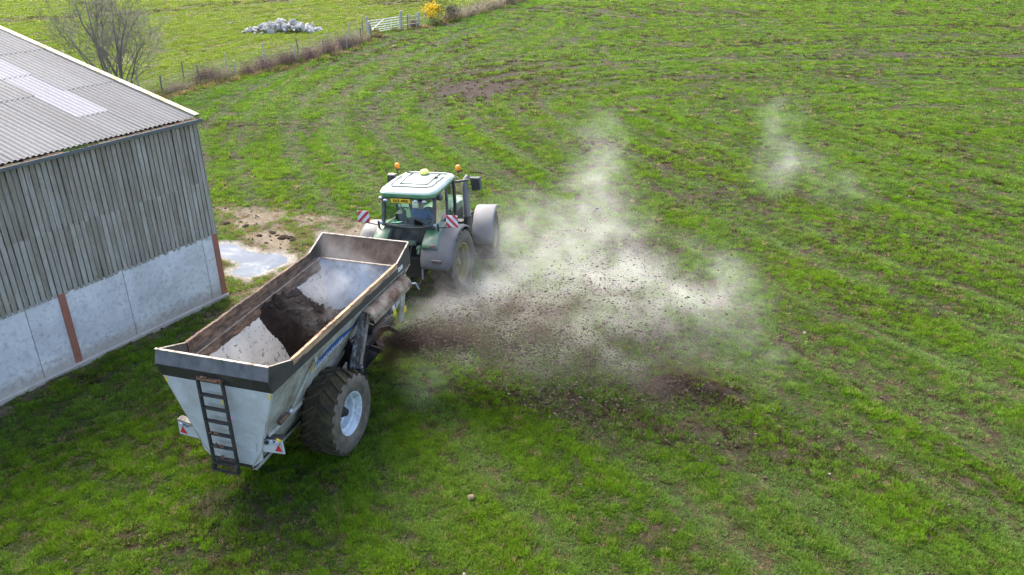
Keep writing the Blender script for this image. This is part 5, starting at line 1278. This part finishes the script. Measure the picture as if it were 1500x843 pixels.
for side, hb_, d0 in ((10, Vector((.62, .15, .44)), 1), (14, Vector((.57, -.33, .28)), -1)):
    for k, (dy, L) in enumerate(((-.03, .075), (-.01, .085), (.012, .08), (.032, .065))):
        b0 = len(V); V += [tuple(hb_ + Vector((.05, dy, .012))), tuple(hb_ + Vector((.05 + L * .5, dy * 1.1, -.005))), tuple(hb_ + Vector((.05 + L * .7, dy * 1.1, -.045)))]
        E_ += [(side, b0), (b0, b0 + 1), (b0 + 1, b0 + 2)]; Rd += [.010, .009, .008]
    b0 = len(V); V += [tuple(hb_ + Vector((.02, -d0 * .045, -.01))), tuple(hb_ + Vector((.06, -d0 * .055, -.035)))]; E_ += [(side, b0), (b0, b0 + 1)]; Rd += [.012, .010]
skin('body', V, E_, Rd, M['skin'], PR)
skin('jacket', [(0, 0, .10), (.03, 0, .28), (.10, -.01, .46), (.155, -.02, .585), (.12, .20, .53), (.29, .27, .33), (.52, .18, .41), (.12, -.23, .53), (.23, -.31, .29), (.47, -.335, .27)], [(0, 1), (1, 2), (2, 3), (2, 4), (4, 5), (5, 6), (2, 7), (7, 8), (8, 9)], [.155, .16, .165, .085, .085, .07, .055, .085, .07, .055], M['jacket'], PR)
skin('trousers', [(0, 0, .09), (.06, .10, .07), (.46, .14, .11), (.59, .15, -.22), (.06, -.10, .07), (.46, -.14, .11), (.59, -.15, -.22)], [(0, 1), (1, 2), (2, 3), (0, 4), (4, 5), (5, 6)], [.15, .105, .08, .065, .105, .08, .065], M['trousers'], PR)
cp = MB(); cp.ball((.245, -.02, .885), 1, 16, 10, (.115, .105, .085)); cp.ball((.36, -.02, .865), 1, 14, 6, (.09, .08, .012)); cp.build('cap', M['cap'], PR, smooth=True)
# ------------------------------------------------------------------ flying dung
rr_ = random.Random(77); sp_ = MB()
src = Vector((-2.75, 15.35, 1.25)); fwd = Vector((.955, -.296, 0)); lat = Vector((.296, .955, 0))
tmpl = []
for k in range(6):
    q = clod_mesh('spray_clod_%d' % k, 300 + k, 1.0, 1); tmpl.append(([v.co.copy() for v in q.vertices], [tuple(p.vertices) for p in q.polygons]))
OCT = ([Vector(p) for p in ((1, 0, 0), (-1, 0, 0), (0, .8, .1), (0, -.8, 0), (.1, 0, .7), (0, .1, -.7))], [(0, 2, 4), (2, 1, 4), (1, 3, 4), (3, 0, 4), (2, 0, 5), (1, 2, 5), (3, 1, 5), (0, 3, 5)])
SV, SF = [], []
jets = [(rr_.gauss(.14, .27), rr_.gauss(.17, .15), rr_.uniform(5.0, 9.6), rr_.uniform(.35, 1.0)) for _ in range(90)]
for i in range(90000):
    az, el, reach, wgt = rr_.choice(jets)
    if rr_.random() > wgt: continue
    T = rr_.random() ** 1.15; s = T * reach; sc_ = .05 + .16 * T
    # each throw leaves the outlet at its own angle, falls, and drifts back on the wind
    z = 1.15 + s * math.tan(el) - .040 * s * s + rr_.gauss(0, sc_)
    if z < .03:
        if rr_.random() < .85: continue
        z = rr_.uniform(.02, .2)
    p = src + fwd * (s * math.cos(az) + rr_.gauss(0, .1)) + lat * (s * math.sin(az) * 1.1 + rr_.gauss(0, sc_) + .028 * s * s * max(0, z - .3)); p.z = z
    big = rr_.random()
    r = rr_.uniform(.0035, .007) if big < .80 else (rr_.uniform(.008, .016) if big < .985 else rr_.uniform(.014, .030))
    vs, fs = OCT if big < .80 else tmpl[rr_.randrange(6)]
    d = (fwd * math.cos(az) + lat * math.sin(az)); ang_ = math.atan2(d.y, d.x) + rr_.gauss(0, .25); slope = math.tan(el) - .08 * s
    ca, sa = math.cos(ang_), math.sin(ang_); st = rr_.uniform(1.5, 4.5) if big < .8 else rr_.uniform(1.0, 2.0); n0 = len(SV)
    for v in vs:
        x, y, zz = v.x * r * st, v.y * r, v.z * r + v.x * r * st * slope; SV.append((p.x + x * ca - y * sa, p.y + x * sa + y * ca, p.z + zz))
    SF += [tuple(q + n0 for q in f_) for f_ in fs]
me = bpy.data.meshes.new('dung_spray'); me.from_pydata(SV, [], SF); me.update(); me.materials.append(paint('flying_dung', (.06, .042, .03), .9, 0, .4, 2))
o = bpy.data.objects.new('dung_spray', me); COL.objects.link(o); tag(o, 'spray of dark dung bits flung out beside the spreader', None, None, 'stuff')

# ------------------------------------------------------------------ steam and dust (real volumes, sampled on a grid)
def volume(name, label, lo, hi, res, blobs, nscale, ndetail, n0, n1, color, dens, aniso=.2, stretch=(1, 1, 1), absorb=None):
    ng = bpy.data.node_groups.new(name + '_field', 'GeometryNodeTree')
    ng.interface.new_socket('Geometry', in_out='INPUT', socket_type='NodeSocketGeometry'); ng.interface.new_socket('Geometry', in_out='OUTPUT', socket_type='NodeSocketGeometry')
    go = ng.nodes.new('NodeGroupOutput'); L = ng.links.new
    vc = ng.nodes.new('GeometryNodeVolumeCube'); vc.inputs['Min'].default_value = lo; vc.inputs['Max'].default_value = hi
    for a, r_ in zip('XYZ', res): vc.inputs['Resolution ' + a].default_value = r_
    pos = ng.nodes.new('GeometryNodeInputPosition')
    # wispy warp
    wn = ng.nodes.new('ShaderNodeTexNoise'); wn.inputs['Scale'].default_value = nscale * .6; wn.inputs['Detail'].default_value = 3
    L(pos.outputs[0], wn.inputs['Vector'])
    ws_ = ng.nodes.new('ShaderNodeVectorMath'); ws_.operation = 'SUBTRACT'; ws_.inputs[1].default_value = (.5, .5, .5); L(wn.outputs['Color'], ws_.inputs[0])
    wm_ = ng.nodes.new('ShaderNodeVectorMath'); wm_.operation = 'MULTIPLY_ADD'; wm_.inputs[1].default_value = (2.6, 2.6, 1.5); L(ws_.outputs[0], wm_.inputs[0]); L(pos.outputs[0], wm_.inputs[2])
    acc = None
    for c, r_, w in blobs:
        s1 = ng.nodes.new('ShaderNodeVectorMath'); s1.operation = 'SUBTRACT'; s1.inputs[1].default_value = c; L(wm_.outputs[0], s1.inputs[0])
        s2 = ng.nodes.new('ShaderNodeVectorMath'); s2.operation = 'DIVIDE'; s2.inputs[1].default_value = r_; L(s1.outputs[0], s2.inputs[0])
        s3 = ng.nodes.new('ShaderNodeVectorMath'); s3.operation = 'LENGTH'; L(s2.outputs[0], s3.inputs[0])
        mr = ng.nodes.new('ShaderNodeMapRange'); mr.interpolation_type = 'SMOOTHSTEP'; mr.inputs['From Min'].default_value = 1.0; mr.inputs['From Max'].default_value = .1; mr.inputs['To Min'].default_value = 0; mr.inputs['To Max'].default_value = w
        L(s3.outputs['Value'], mr.inputs[0])
        if acc is None: acc = mr.outputs[0]
        else:
            ad = ng.nodes.new('ShaderNodeMath'); ad.operation = 'MAXIMUM'; L(acc, ad.inputs[0]); L(mr.outputs[0], ad.inputs[1]); acc = ad.outputs[0]
    mp = ng.nodes.new('ShaderNodeVectorMath'); mp.operation = 'MULTIPLY'; mp.inputs[1].default_value = stretch; L(wm_.outputs[0], mp.inputs[0])
    nn = ng.nodes.new('ShaderNodeTexNoise'); nn.inputs['Scale'].default_value = nscale; nn.inputs['Detail'].default_value = ndetail; nn.inputs['Roughness'].default_value = .64; L(mp.outputs[0], nn.inputs['Vector'])
    mr = ng.nodes.new('ShaderNodeMapRange'); mr.inputs['From Min'].default_value = n0; mr.inputs['From Max'].default_value = n1; L(nn.outputs[0], mr.inputs[0])
    mu = ng.nodes.new('ShaderNodeMath'); mu.operation = 'MULTIPLY'; L(acc, mu.inputs[0]); L(mr.outputs[0], mu.inputs[1])
    L(mu.outputs[0], vc.inputs['Density'])
    m = bpy.data.materials.new(name); m.use_nodes = True; nt = m.node_tree
    for n in list(nt.nodes):
        if n.type == 'BSDF_PRINCIPLED': nt.nodes.remove(n)
    pv = nt.nodes.new('ShaderNodeVolumePrincipled'); pv.inputs['Color'].default_value = (*color, 1); pv.inputs['Density'].default_value = dens; pv.inputs['Density Attribute'].default_value = 'density'; pv.inputs['Anisotropy'].default_value = aniso
    nt.links.new(pv.outputs[0], nt.nodes['Material Output'].inputs['Volume'])
    sm = ng.nodes.new('GeometryNodeSetMaterial'); sm.inputs['Material'].default_value = m; L(vc.outputs[0], sm.inputs[0]); L(sm.outputs[0], go.inputs[0])
    me = bpy.data.meshes.new(name); me.from_pydata([(0, 0, 0)], [], []); me.materials.append(m)
    o = bpy.data.objects.new(name, me); COL.objects.link(o); md = o.modifiers.new('field', 'NODES'); md.node_group = ng
    tag(o, label, None, None, 'stuff'); return o
STEAM = [((-1.3, 16.2, .9), (2.0, 1.5, 1.1), .8), ((.8, 17.3, 1.0), (2.6, 2.2, 1.4), 1.0), ((2.8, 18.3, .9), (2.8, 2.6, 1.4), 1.0), ((5.0, 18.3, .8), (1.9, 2.0, 1.2), .9),
         ((1.8, 20.3, 1.0), (2.8, 2.4, 1.5), .8), ((-.2, 19.8, 1.1), (1.5, 2.2, 1.3), .75), ((2.5, 22.8, 1.3), (2.2, 2.6, 1.6), .5), ((2.9, 25.0, 1.7), (1.7, 2.4, 1.7), .38), ((3.1, 27.2, 2.3), (1.5, 2.0, 1.9), .26),
         ((.4, 22.5, 1.2), (1.4, 1.8, 1.3), .45), ((2.0, 15.6, .5), (3.2, 1.1, .8), .65), ((5.2, 16.2, .4), (1.6, 1.6, .7), .4), ((-1.9, 14.7, .6), (1.1, .9, .7), .55), ((-1.0, 18.9, .6), (1.3, 1.4, 1.0), .95), ((-1.0, 19.8, .6), (1.1, 1.3, 1.0), 1.8), ((-.2, 22.0, .6), (1.2, 1.6, .9), .7), ((1.8, 19.0, .8), (5.5, 4.6, 1.7), .30)]
volume('steam', 'white steam and dust drifting over the field beside the tractor', (-4.5, 12.8, 0.02), (8, 31, 5.0), (200, 290, 78), STEAM, 1.25, 9, .44, .69, (.93, .895, .835), .82, .1, (.62, 1.25, 1.2))
volume('thin_steam', 'thin wisp of steam hanging over the open field', (7.5, 25, 0.02), (14, 38, 5.0), (80, 150, 60), [((10.2, 28.4, 1.2), (1.8, 2.2, 1.5), .5), ((10.9, 31.5, 1.9), (1.0, 2.4, 1.7), .45), ((11.8, 27.6, .6), (2.0, 2.0, .9), .3)], 1.1, 9, .42, .70, (.95, .93, .88), .40, .1)
volume('load_steam', 'steam rising from the warm dung inside the spreader', (-5.6, 14.0, 1.0), (-2.0, 18.2, 3.6), (72, 84, 52), [((-4.15, 16.2, 1.9), (1.15, 1.2, 1.0), .8), ((-3.6, 16.9, 2.5), (.9, .8, .8), .6), ((-4.5, 15.3, 1.9), (.7, .8, .6), .4)], 1.3, 6, .42, .66, (.90, .91, .92), .9, .1)
volume('brown_dust', 'brown plume of dung dust at the spreader outlet', (-3.6, 13.2, 0.02), (6.5, 18.2, 3.0), (150, 75, 45), [((-2.4, 15.25, .95), (.9, .8, .85), 3.2), ((-1.3, 15.35, 1.1), (1.5, .85, .75), 1.5), ((.3, 15.9, 1.5), (1.9, .9, .65), .75), ((2.1, 16.5, 1.65), (1.8, 1.0, .6), .4), ((3.9, 15.0, .35), (1.1, .8, .6), .9)], 1.1, 6, .42, .66, (.10, .066, .045), 2.3, .0, (.45, 1.5, 1.5))
